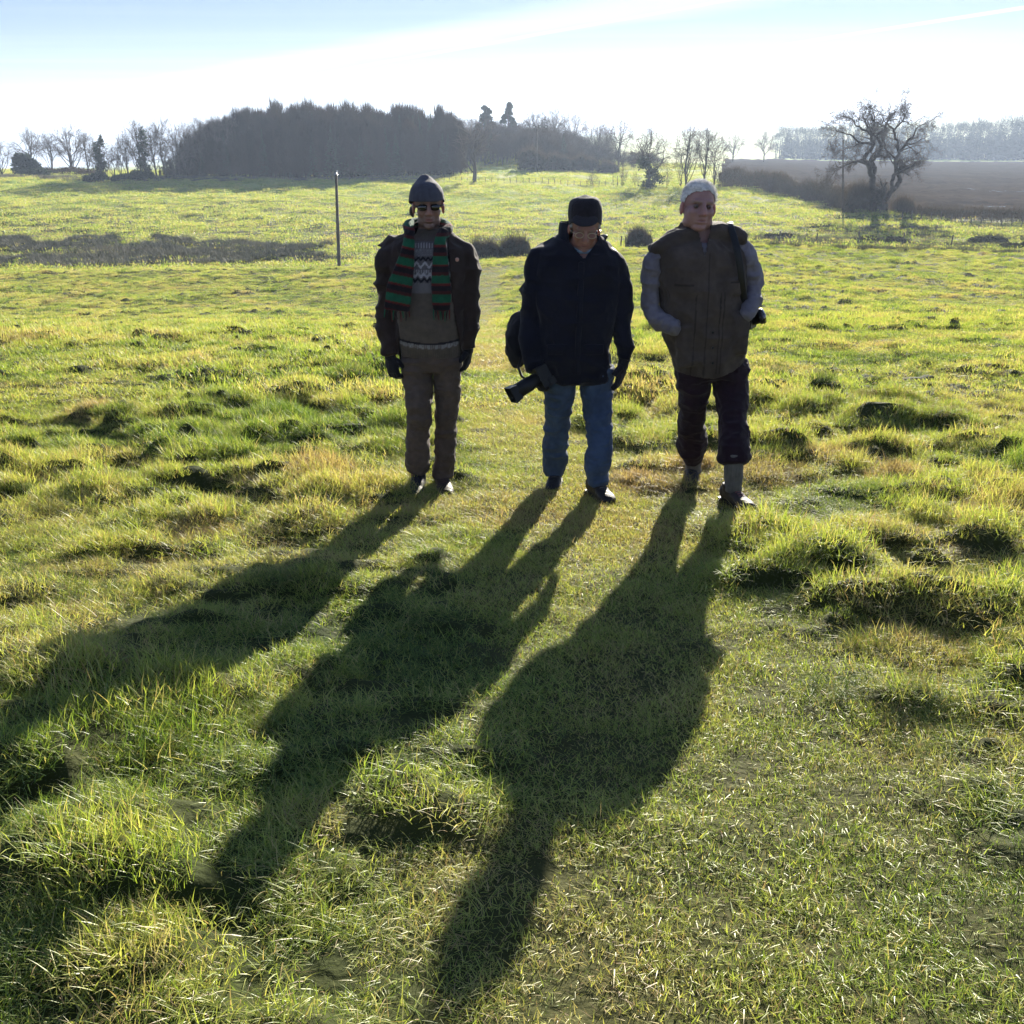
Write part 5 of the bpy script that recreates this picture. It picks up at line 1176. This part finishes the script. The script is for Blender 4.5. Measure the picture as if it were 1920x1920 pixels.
# ---- middle walker
def man_middle():
    root, D = person('man in dark navy jacket, jeans and flat-topped cap looking down at the grass', [(1037, 919), (1128, 940)])
    hs = 1.0; hc = W(1096, 428, D-.08); fr = head_frame(hc, R(2), R(22), R(3), hs, 1.05); fw, inv, M, A = fr
    yl, _ = boot(root, 'boot', 1037, 921, R(-8), .98, (.02, .018, .018), 880, lace=(.12, .11, .10)); yr, _ = boot(root, 'boot', 1138, 944, R(20), 1.02, (.025, .02, .018), 893, lace=(.12, .11, .10))
    offL, offR = yl-D, yr-D
    torso = [(1087, 438, .03, 30, .09), (1086, 448, .025, 52, .11), (1085, 460, .015, 68, .13), (1083, 480, 0, 81, .15), (1082, 520, 0, 84, .16), (1081, 570, 0, 80, .168), (1076, 620, 0, 71, .168), (1075, 660, 0, 68.5, .168), (1077, 695, 0, 67, .16), (1080, 709, 0, 66, .152)]
    armL = [(1034, 463, .01, 8, .05), (1020, 470, .01, 12, .06), (1008, 484, 0, 18, .075), (1003, 508, 0, 21, .078), (999, 550, 0, 22, .075), (997, 600, 0, 21, .07), (997, 645, -.04, 20, .066), (1001, 682, -.08, 17, .058), (1003, 692, -.09, 16, .055)]
    armR = [(1128, 460, .01, 8, .05), (1140, 468, .01, 12, .06), (1152, 483, 0, 17, .075), (1158, 508, 0, 19, .078), (1164, 550, 0, 19, .075), (1167, 600, 0, 18, .07), (1171, 640, -.03, 15.5, .062), (1170, 676, -.05, 14, .055)]
    legL = shift_leg([(1050, 690, 0, 33, .12), (1049, 722, 0, 31, .105), (1047, 760, 0, 26, .092), (1045, 790, 0, 23.5, .085), (1042, 812, 0, 23, .082), (1042, 850, 0, 23.5, .08), (1040, 872, 0, 21, .076), (1039, 888, 0, 18, .072)], offL)
    legR = shift_leg([(1117, 690, 0, 34, .12), (1119, 722, 0, 31, .105), (1120, 765, 0, 27, .092), (1123, 795, 0, 25, .085), (1124, 812, 0, 24, .08), (1123, 845, 0, 24, .078), (1120, 872, 0, 24, .078), (1121, 892, 0, 21, .076), (1120, 906, 0, 19, .074)], offR)
    wl, wr = W(1004, 694, D-.09), W(1169, 680, D-.05)
    hl = dict(d=(.25, -.35, -1), t=(.2, -.9, .2), nrm=(.9, .2, .2), s=.95, curl=1.2); hr = dict(d=(-.20, -.02, -1), t=(-.35, -.9, 0), nrm=(-.9, .3, 0), s=.98, curl=.35)
    body = head_pieces(fr, hs) + [TP(D, [(1094, 430, .0, 20, .055), (1092, 448, .02, 23, .06), (1088, 462, .02, 34, .08)]), TP(D, torso[1:], sc=.8, flat=True), TP(D, armL, sc=.7), TP(D, armR, sc=.7), TP(D, legL, sc=.75), TP(D, legR, sc=.75),
            TP(D, [(1082, 660, 0, 52, .12), (1083, 705, 0, 52, .11)])] + hand(wl, **hl) + hand(wr, **hr)
    for (px, py, off) in ((1039, 888, offL), (1120, 906, offR)):
        p = W(px, py, D+off); body.append(ring_tube([p+Vector((0, 0, .05)), p+Vector((0, 0, -.05)), p+Vector((0, -.05, -.09)), p+Vector((0, -.12, -.11))], [.03, .03, .032, .03], [.035, .035, .028, .02], (1, 0, 0)))
    garment('body', root, body, SKIN, skin_col(fr, (.32, .155, .11), brow=(.3, .27, .25)), .0046, 0, it=2, sculpt=face_sculpt(fr, hs), final=1)
    garment('jeans', root, [TP(D, [(1081, 668, 0, 62, .135), (1083, 705, 0, 63, .125)]), TP(D, legL), TP(D, legR)], CLOTH,
            lambda V: np.array([.062, .098, .175])*(.7+.6*vn3(V*np.array([16, 16, 7]), 9))[:, None], .006, .011, (10, 10, 17), 121)
    garment('shirt', root, [TP(D, [(1092, 480, -.05, 18, .08), (1092, 462, -.03, 27, .09), (1093, 448, -.005, 29, .085), (1093, 438, .02, 28, .075)])], CLOTH,
            lambda V: np.where((V[:, 2:3] < zof(473, D)) & (V[:, 1:2] < D), (.38, .33, .04), (.30, .42, .55)), .005, .003, (12, 12, 9), 8, cut=lambda c: (c[:, 1] < D-.03) & (c[:, 2] > zof(469, D)+.5*np.abs(c[:, 0]-W(1093, 460, D).x)))
    jk = [TP(D, torso, flat=True), TP(D, armL), TP(D, armR)]
    jcol = lambda V: np.array([.006, .007, .018])*(.7+.6*vn3(V*np.array([10, 10, 5]), 4))[:, None]
    Xv = lambda px: W(px, 470, D).x
    garment('jacket', root, jk, CLOTH, jcol, .006, .020, (7, 7, 8), 131, it=8, cut=lambda c: (c[:, 1] < D-.03) & (c[:, 2] > zof(480, D)+np.abs(c[:, 0]-Xv(1092))*1.1) & (c[:, 2] > zof(478, D)), thick=.008)
    for (px, py, hw, hh) in ((1046, 655, 20, 9), (1112, 655, 20, 9)):
        garment('pocket_flap', root, [TP(D-.158, [(px, py-hh, 0, hw, .014), (px, py, -.003, hw+.5, .016), (px, py+hh, 0, hw, .013)], ex=3)], CLOTH, jcol, .004, .002, (9, 9, 9), 5, 1)
    garment('placket', root, [TP(D, [(1090, 492, -.150, 5.5, .014), (1089, 540, -.162, 5.5, .014), (1086, 600, -.168, 5.5, .014), (1083, 660, -.168, 5.5, .014), (1083, 702, -.158, 5.5, .012)], ex=3)], CLOTH, jcol, .004, .002, (9, 9, 9), 6, 1)
    garment('collar', root, [TP(D, [(1086, 456, .01, 42, .115), (1086, 440, .015, 39, .115), (1085, 424, .03, 37.5, .105), (1084, 414, .05, 34, .09)])], CLOTH, jcol, .005, .005, (9, 9, 7), 133,
            cut=lambda c: ((c[:, 1] < D-.0) & (c[:, 0] > Xv(1064)) & (c[:, 0] < Xv(1120)) & (c[:, 2] > zof(470, D))) | ((c[:, 0] > Xv(1100)) & (c[:, 2] > zof(436, D))) | (c[:, 2] > zof(416, D)), thick=.008)
    garment('glove', root, hand(wl, **hl, puff=.004), WOOL, (.014, .012, .014), .0035, .0012, (40, 40, 40), 8, 1)
    garment('glove', root, hand(wr, **hr, puff=.007)+[ring_tube([Vector(wr)+Vector(hr['d'])*q for q in (-.06, 0, .03)], [.042, .040, .043], [.034, .03, .03], hr['t'], 14)], CLOTH, (.014, .014, .022), .0035, .002, (30, 30, 30), 9, 1)
    # flat-topped cap with a short peak
    cy = -.085
    cp = [TP(D, [(1097, 426, cy, 29, .100), (1097, 412, cy, 31, .108), (1097, 395, cy, 32, .112), (1097, 384, cy, 31, .108), (1097, 376, cy, 27.5, .096), (1097, 371, cy, 21, .075), (1097, 368.5, cy, 12, .045)], ex=2.2, flat=True)]
    def el(c, r): v, f = ellip((0, 0, 0), r); return v @ A.T + fw(c), f
    cut_ = lambda c: c[:, 2] < zof(415, D-.19)-.26*(c[:, 1]-(D-.19))
    cap = garment('cap', root, cp, WOOL, lambda V: np.array([.022, .018, .024])*(.7+.6*(vn3(V*130, 2)))[:, None], .0045, .004, (9, 9, 9), 171, cut=cut_, thick=.006)
    pkc = W(1097, 413, D-.205); pv_, pf_ = ellip((0, 0, 0), (.070, .050, .008), Matrix.Rotation(R(38), 4, 'X'))
    garment('peak', root, [(pv_+np.array(pkc), pf_)], WOOL, (.024, .02, .026), .0035, .001, it=1, parent=cap)
    # hair at the temples
    garment('hair', root, [el((sx*.070, -.01, .022), (.012, .035, .028)) for sx in (-1, 1)]+[el((0, -.07, .0), (.06, .035, .05))], HAIRM, (.33, .31, .30), .004, .003, (60, 60, 60), 3, 1)
    P = []
    for sx in (-1, 1):
        pts = [fw((sx*.032+.021*math.cos(a), .092, .004+.016*math.sin(a))) for a in np.linspace(0, 2*math.pi, 17)]
        P.append(ring_tube(pts, [.0022]*17, [.0022]*17, A @ np.array([0, 1., 0]), 6)); P.append(ring_tube([fw((sx*.052, .090, .010)), fw((sx*.077, .06, .010)), fw((sx*.080, -.01, .004))], [.0016]*3, [.0016]*3, (0, 0, 1), 6))
    P.append(ring_tube([fw((-.011, .092, .008)), fw((0, .098, .010)), fw((.011, .092, .008))], [.0016]*3, [.0016]*3, (0, 0, 1), 6))
    plain('glasses', root, P, WIREM)
    # the camera in his hand
    cr_ = W(1012, 712, D-.14); t = thing('camera', 'black camera with square lens hood held low by the middle walker', 'camera', tuple(cr_))
    a, b = W(1014, 706, D-.13), W(968, 735, D-.20); ax = (b-a).normalized(); sdv = ax.cross(Vector((0, 1, 0))).normalized(); up_ = sdv.cross(ax).normalized()
    Mx = Matrix((ax, sdv, up_)).transposed().to_4x4()
    plain('camera_body', t, [boxp(a-ax*.01, (.036, .060, .045), Mx), boxp(a-ax*.035+sdv*.045, (.02, .02, .05), Mx), ellip(a+up_*.055, (.03, .03, .02), Mx)], BLACKP, False)
    plain('lens', t, [ring_tube([a+ax*.02, a+ax*.07, a+ax*.075, b], [.038, .038, .042, .042], [.038, .038, .042, .042], sdv, 20)], BLACKP)
    h0 = b-ax*.01; V = []
    for q, e in ((0, .040), (.05, .047)):
        for i, j in ((-1, -1), (1, -1), (1, 1), (-1, 1)): V.append(h0+ax*q+sdv*i*e+up_*j*e)
    for q, e in ((.05, .043), (.0, .036)):
        for i, j in ((-1, -1), (1, -1), (1, 1), (-1, 1)): V.append(h0+ax*q+sdv*i*e+up_*j*e)
    F = [(0, 3, 2, 1)]+[(i, (i+1) % 4, 4+(i+1) % 4, 4+i) for i in range(4)]+[(4+i, 4+(i+1) % 4, 8+(i+1) % 4, 8+i) for i in range(4)]+[(8+i, 8+(i+1) % 4, 12+(i+1) % 4, 12+i) for i in range(4)]
    link('lens_hood', mesh_from('lens_hood', np.array(V)-np.array(t.location), F, [BLACKP], False), t)
    plain('front_glass', t, [ring_tube([b, b+ax*.006], [.034, .03], [.034, .03], sdv, 20)], LENSM)
    q = [W(*p) for p in ((990, 716, D-.15), (978, 705, D-.12), (972, 690, D-.05), (978, 665, D+.02), (985, 640, D+.05))]; plain('strap', t, [ring_tube(q, [.008]*5, [.003]*5, (1, 0, 0), 8)], BLACKP)
    # the bag on his hip
    bg_ = W(968, 640, D+.12); t = thing('shoulder_bag', 'dark slouching shoulder bag hanging behind the middle walker\'s arm', 'bag', tuple(bg_))
    garment('pouch', t, [TP(D+.10, [(982, 590, 0, 8, .05), (973, 602, 0, 15, .08), (968, 625, 0, 18, .10), (967, 650, 0, 19, .10), (968, 668, 0, 16, .09), (972, 684, 0, 10, .05)]), TP(D+.08, [(955, 640, 0, 7, .05), (952, 655, 0, 6, .05), (950, 668, 0, 3, .02)])], CLOTH, (.014, .014, .02), .006, .012, (9, 9, 9), 5)
    q = [W(*p) for p in ((952, 664, D+.06), (955, 676, D+.05), (962, 682, D+.05), (968, 674, D+.06))]; plain('buckle_strap', t, [ring_tube(q, [.008]*4, [.004]*4, (0, 1, 0), 8)], BLACKP)
    q = [W(*p) for p in ((985, 598, D+.10), (1030, 520, D+.19), (1080, 470, D+.17), (1124, 446, D+.09), (1137, 447, D+.0), (1120, 475, D-.13))]
    plain('strap', t, [ring_tube(densify([tuple(v) for v in q[:5]], 3), [.018]*13, [.004]*13, (.5, .2, 1), 8)], BLACKP)
man_middle()

# ---- right walker
def man_right():
    root, D = person('bareheaded grey-haired man in olive waistcoat with hands in its pockets', [(1300, 912), (1378, 952)])
    hs = 1.07; hc = W(1309, 388, D-.04); fr = head_frame(hc, R(8), R(1), R(4), hs, 1.08); fw, inv, M, A = fr
    yl, _ = boot(root, 'boot', 1299, 917, R(-5), 1.0, (.05, .04, .038), 898); yr, _ = boot(root, 'boot', 1399, 957, R(24), .96, (.045, .032, .028), 908, lace=(.25, .08, .07))
    offL, offR = yl-D, yr-D
    torso = [(1312, 440, .03, 34, .09), (1312, 452, .02, 62, .12), (1312, 470, .01, 82, .15), (1314, 500, 0, 84, .165), (1316, 545, 0, 82, .175), (1320, 590, 0, 80, .182), (1324, 630, 0, 80, .182), (1332, 665, 0, 72, .175), (1334, 690, 0, 68, .165), (1334, 700, 0, 64, .155)]
    yoke = [(1221, 467, 0, 9, .07), (1242, 460, .01, 15, .09), (1275, 449, .02, 20, .11), (1310, 441, .03, 22, .11), (1345, 435, .02, 16, .11), (1378, 441, .01, 14, .09), (1397, 449, 0, 11, .075)]
    sL = [(1240, 470, 0, 11, .06), (1228, 484, 0, 16, .072), (1222, 505, 0, 17.5, .074), (1220, 545, 0, 16.5, .07), (1221, 577, -.01, 17, .066), (1232, 598, -.06, 17, .062), (1252, 609, -.12, 16, .056), (1271, 614, -.16, 13, .05)]
    sR = [(1386, 458, 0, 11, .06), (1397, 472, 0, 15, .072), (1404, 495, 0, 17, .074), (1409, 518, 0, 18, .07), (1412, 540, -.01, 18, .066), (1409, 565, -.06, 17, .06), (1402, 584, -.12, 15, .056), (1393, 598, -.16, 12, .05)]
    legL = shift_leg([(1301, 690, 0, 34, .12), (1300, 720, 0, 31, .105), (1299, 755, 0, 25.5, .092), (1297, 785, 0, 23, .086), (1296, 802, 0, 25, .088), (1297, 828, 0, 27, .09), (1298, 848, 0, 24, .085), (1299, 864, 0, 17, .075)], offL, 700, 880)
    legR = shift_leg([(1368, 680, 0, 36, .12), (1369, 720, 0, 33, .108), (1374, 760, 0, 27, .095), (1376, 785, 0, 26, .088), (1377, 820, 0, 26.5, .085), (1376, 845, 0, 28, .088), (1376, 858, 0, 30, .09), (1376, 867, 0, 26, .085)], offR, 700, 890)
    skL = [(1299, 845, offL, 13, .05), (1300, 870, offL, 14.5, .052), (1301, 895, offL, 13.5, .05), (1301, 908, offL, 14, .055)]
    skR = [(1376, 848, offR, 16, .055), (1376, 880, offR, 17.5, .056), (1375, 905, offR, 16, .052), (1374, 920, offR, 16, .055)]
    wl, wr = W(1270, 618, D-.09), W(1390, 604, D-.09)
    body = head_pieces(fr, hs, 1.14) + [TP(D, [(1312, 405, .02, 22, .06), (1313, 425, .02, 23, .064), (1312, 448, .02, 25, .072)]), TP(D, torso[1:], sc=.78, flat=True), TP(D, yoke, sc=.7), TP(D, sL, sc=.7), TP(D, sR, sc=.7), TP(D, legL, sc=.7), TP(D, legR, sc=.7), TP(D, skL, sc=.8), TP(D, skR, sc=.8),
            TP(D, [(1332, 650, 0, 55, .12), (1334, 700, 0, 54, .11)])] + hand(wl, (.45, .95, -.7), (0, -.6, .6), (.2, 1, .2), .8, .6) + hand(wr, (-.45, .95, -.7), (0, -.6, .6), (-.2, 1, .2), .8, .6)
    for (px, py, off) in ((1301, 908, offL), (1376, 920, offR)):
        p = W(px, py, D+off); body.append(ring_tube([p+Vector((0, 0, .03)), p+Vector((0, -.01, -.02)), p+Vector((.01, -.05, -.03))], [.026, .026, .02], [.03, .02, .014], (1, 0, 0)))
    garment('body', root, body, SKIN, skin_col(fr, (.36, .20, .175), brow=(.28, .22, .19), lip=(.30, .12, .10)), .0048, 0, it=2, sculpt=face_sculpt(fr, hs, [((0, .09, -.060), (.02, .02, .004), (0, -.004, 0))]), final=1)
    eyes(root, fr, hs)
    garment('trousers', root, [TP(D, [(1333, 655, 0, 62, .135), (1334, 705, 0, 66, .13)]), TP(D, legL), TP(D, legR)], CLOTH,
            lambda V: np.array([.020, .007, .015])*(.7+.6*vn3(V*np.array([14, 14, 7]), 9))[:, None], .006, .014, (9, 9, 15), 221)
    for s_ in (skL, skR): garment('sock', root, [TP(D, s_)], WOOL, lambda V: np.array([.16, .15, .14])*(.8+.4*vn3(V*np.array([150, 150, 10]), 9))[:, None], .005, .004, (9, 9, 25), 5)
    garment('shirt', root, [TP(D, sL), TP(D, sR), TP(D, torso[1:7], sc=.86, flat=True), TP(D, [(1314, 452, .01, 34, .09), (1314, 440, .015, 30, .075)])], CLOTH,
            lambda V: np.array([.22, .20, .23])*(.8+.4*vn3(V*np.array([14, 14, 7]), 9))[:, None], .006, .014, (11, 11, 15), 231, cut=lambda c: (c[:, 1] < D-.03) & (c[:, 2] > zof(452, D)) & (np.abs(c[:, 0]-W(1316, 450, D).x) < .05))
    Xv = lambda px: W(px, 520, D).x
    def vcol(V):
        C = np.array([.088, .066, .054])*(.75+.5*vn3(V*np.array([14, 14, 6]), 4))[:, None]; f = V[:, 1] < D-.02
        pyv = np.interp(-V[:, 2], [-zof(p, D) for p in range(430, 710, 10)], list(range(430, 710, 10)))
        seams = [(1320, 470, 700), (1298, 545, 700), (1350, 540, 690), (1343, 540, 690)]
        for sx, a, b in seams:
            m = f & (np.abs(V[:, 0]-Xv(sx)) < .0035) & (pyv > a) & (pyv < b); C[m] *= .45
        m = f & (V[:, 0] > Xv(1360)) & (V[:, 0] < Xv(1390)) & (np.abs(pyv-522) < 1.5); C[m] *= .45
        m = f & (V[:, 0] > Xv(1258)) & (V[:, 0] < Xv(1292)) & (np.abs(pyv-528) < 1.5); C[m] *= .5
        return C
    hem = lambda x: np.interp(x, [W(p, 680, D).x for p in (1240, 1262, 1330, 1365, 1410)], [zof(p, D) for p in (684, 692, 699, 686, 655)])
    cutv = lambda c: (c[:, 2] < hem(c[:, 0])) | ((c[:, 1] < D-.02) & (c[:, 2] > zof(476, D)+np.abs(c[:, 0]-W(1314, 460, D).x)*4)) | (c[:, 0] < W(1217, 460, D).x) | (c[:, 0] > W(1406, 440, D).x)
    vest = [TP(D, torso, flat=True), TP(D, yoke), TP(D, [(1313, 452, .03, 44, .11), (1312, 436, .035, 39, .105), (1311, 419, .045, 35, .095)], flat=True),
            TP(D-.135, [(1284, 610, 0, 21, .04), (1288, 650, 0, 22, .045), (1293, 684, 0, 20, .04)]), TP(D-.125, [(1386, 588, 0, 18, .05), (1386, 625, 0, 18, .055), (1382, 662, 0, 17, .045)]), TP(D-.135, [(1375, 524, 0, 15, .03), (1375, 552, 0, 15, .03)])]
    garment('waistcoat', root, vest, CLOTH, vcol, .006, .016, (9, 9, 7), 241, it=9, cut=cutv, thick=.008)
    for sx in (Xv(1326),):
        P = []
        for py in (612, 640, 668): p = W(1325, py, D); P.append(ring_tube([Vector((p.x, D-.186, p.z)), Vector((p.x, D-.194, p.z))], [.007, .006], [.007, .006], (1, 0, 0), 12))
        for q in P: plain('button', root, [q], BLACKP)
    # short grey hair
    def el(c, r): v, f = ellip((0, 0, 0), r); return (v*hs*np.array([fw.xs, 1, 1])) @ A.T + fw(c), f
    cuth = lambda c: (lambda h: ((h[:, 2] < .088-.75*np.maximum(.062-h[:, 1], 0)*1.45-.014*vn3(c*60, 3)) & (h[:, 1] > -.005)) | (h[:, 2] < -.035) | ((h[:, 1] > -.005) & (h[:, 2] < .004)))(inv(c))
    hcol = lambda V: np.array([.92, .89, .86])*(.7+.6*vn3(V*np.array([120, 30, 120]), 7))[:, None]
    hr_ = garment('hair', root, [el((0, -.014, .041), (.0785, .097, .0875)), el((-.02, .02, .095), (.045, .045, .030))], HAIRM, hcol, .004, .0018, (30, 18, 30), 281, it=2, cut=cuth, thick=.002)
    # loose strands that catch the light
    me = hr_.data; nv = len(me.vertices); Vh = np.zeros(nv*3); me.vertices.foreach_get('co', Vh); Vh = Vh.reshape(-1, 3)+np.array(root.location); Nh = np.zeros(nv*3); me.vertices.foreach_get('normal', Nh); Nh = Nh.reshape(-1, 3)
    rg = np.random.default_rng(9); k = rg.integers(0, nv, 9000); b = Vh[k]; up_ = (np.array([[.5, -.55, .25]])+rg.normal(0, .25, (9000, 3))); d = Nh[k]*.45+up_*.8; d /= np.linalg.norm(d, axis=1)[:, None]; ln = rg.uniform(.008, .022, 9000)[:, None]
    sd2 = np.cross(d, rg.normal(size=(9000, 3))); sd2 /= np.linalg.norm(sd2, axis=1)[:, None]
    SV = np.stack([b-sd2*.0007, b+sd2*.0007, b+d*ln], 1).reshape(-1, 3)
    link('strands', mesh_from('strands', SV-np.array(root.location), np.arange(27000).reshape(-1, 3), [HAIRM], smooth=False, attrs={'col': np.tile(np.array([.85, .83, .8]), (27000, 1))}), hr_)
    # camera slung from his shoulder
    c = W(1418, 596, D-.03); t = thing('camera', 'black camera slung from a shoulder strap at the right walker\'s elbow', 'camera', tuple(c))
    ax = Vector((.75, -.4, .35)).normalized(); sv = Vector((0, 0, 1)); 
    plain('lens', t, [ring_tube([c-ax*.02, c+ax*.02, c+ax*.022, c+ax*.042], [.036, .036, .044, .044], [.036, .036, .044, .044], sv, 20)], BLACKP)
    plain('front_glass', t, [ring_tube([c+ax*.04, c+ax*.046], [.036, .034], [.036, .034], sv, 20)], LENSM)
    plain('camera_body', t, [boxp(c-ax*.045, (.03, .06, .042), Matrix.Rotation(R(-28), 4, 'Z'))], BLACKP, False)
    q = [(1402, 600, -.04), (1397, 572, -.10), (1393, 545, -.145), (1388, 500, -.165), (1380, 460, -.15), (1372, 432, -.09), (1368, 418, -.01), (1368, 424, .10), (1376, 470, .17), (1395, 560, .14), (1408, 600, .04)]
    qd = [W(a, b, D+e) for a, b, e in densify(q, 3)]; plain('strap', t, [ring_tube(qd, [.019]*len(qd), [.003]*len(qd), (1, 0, .2), 8)], BLACKP)
man_right()
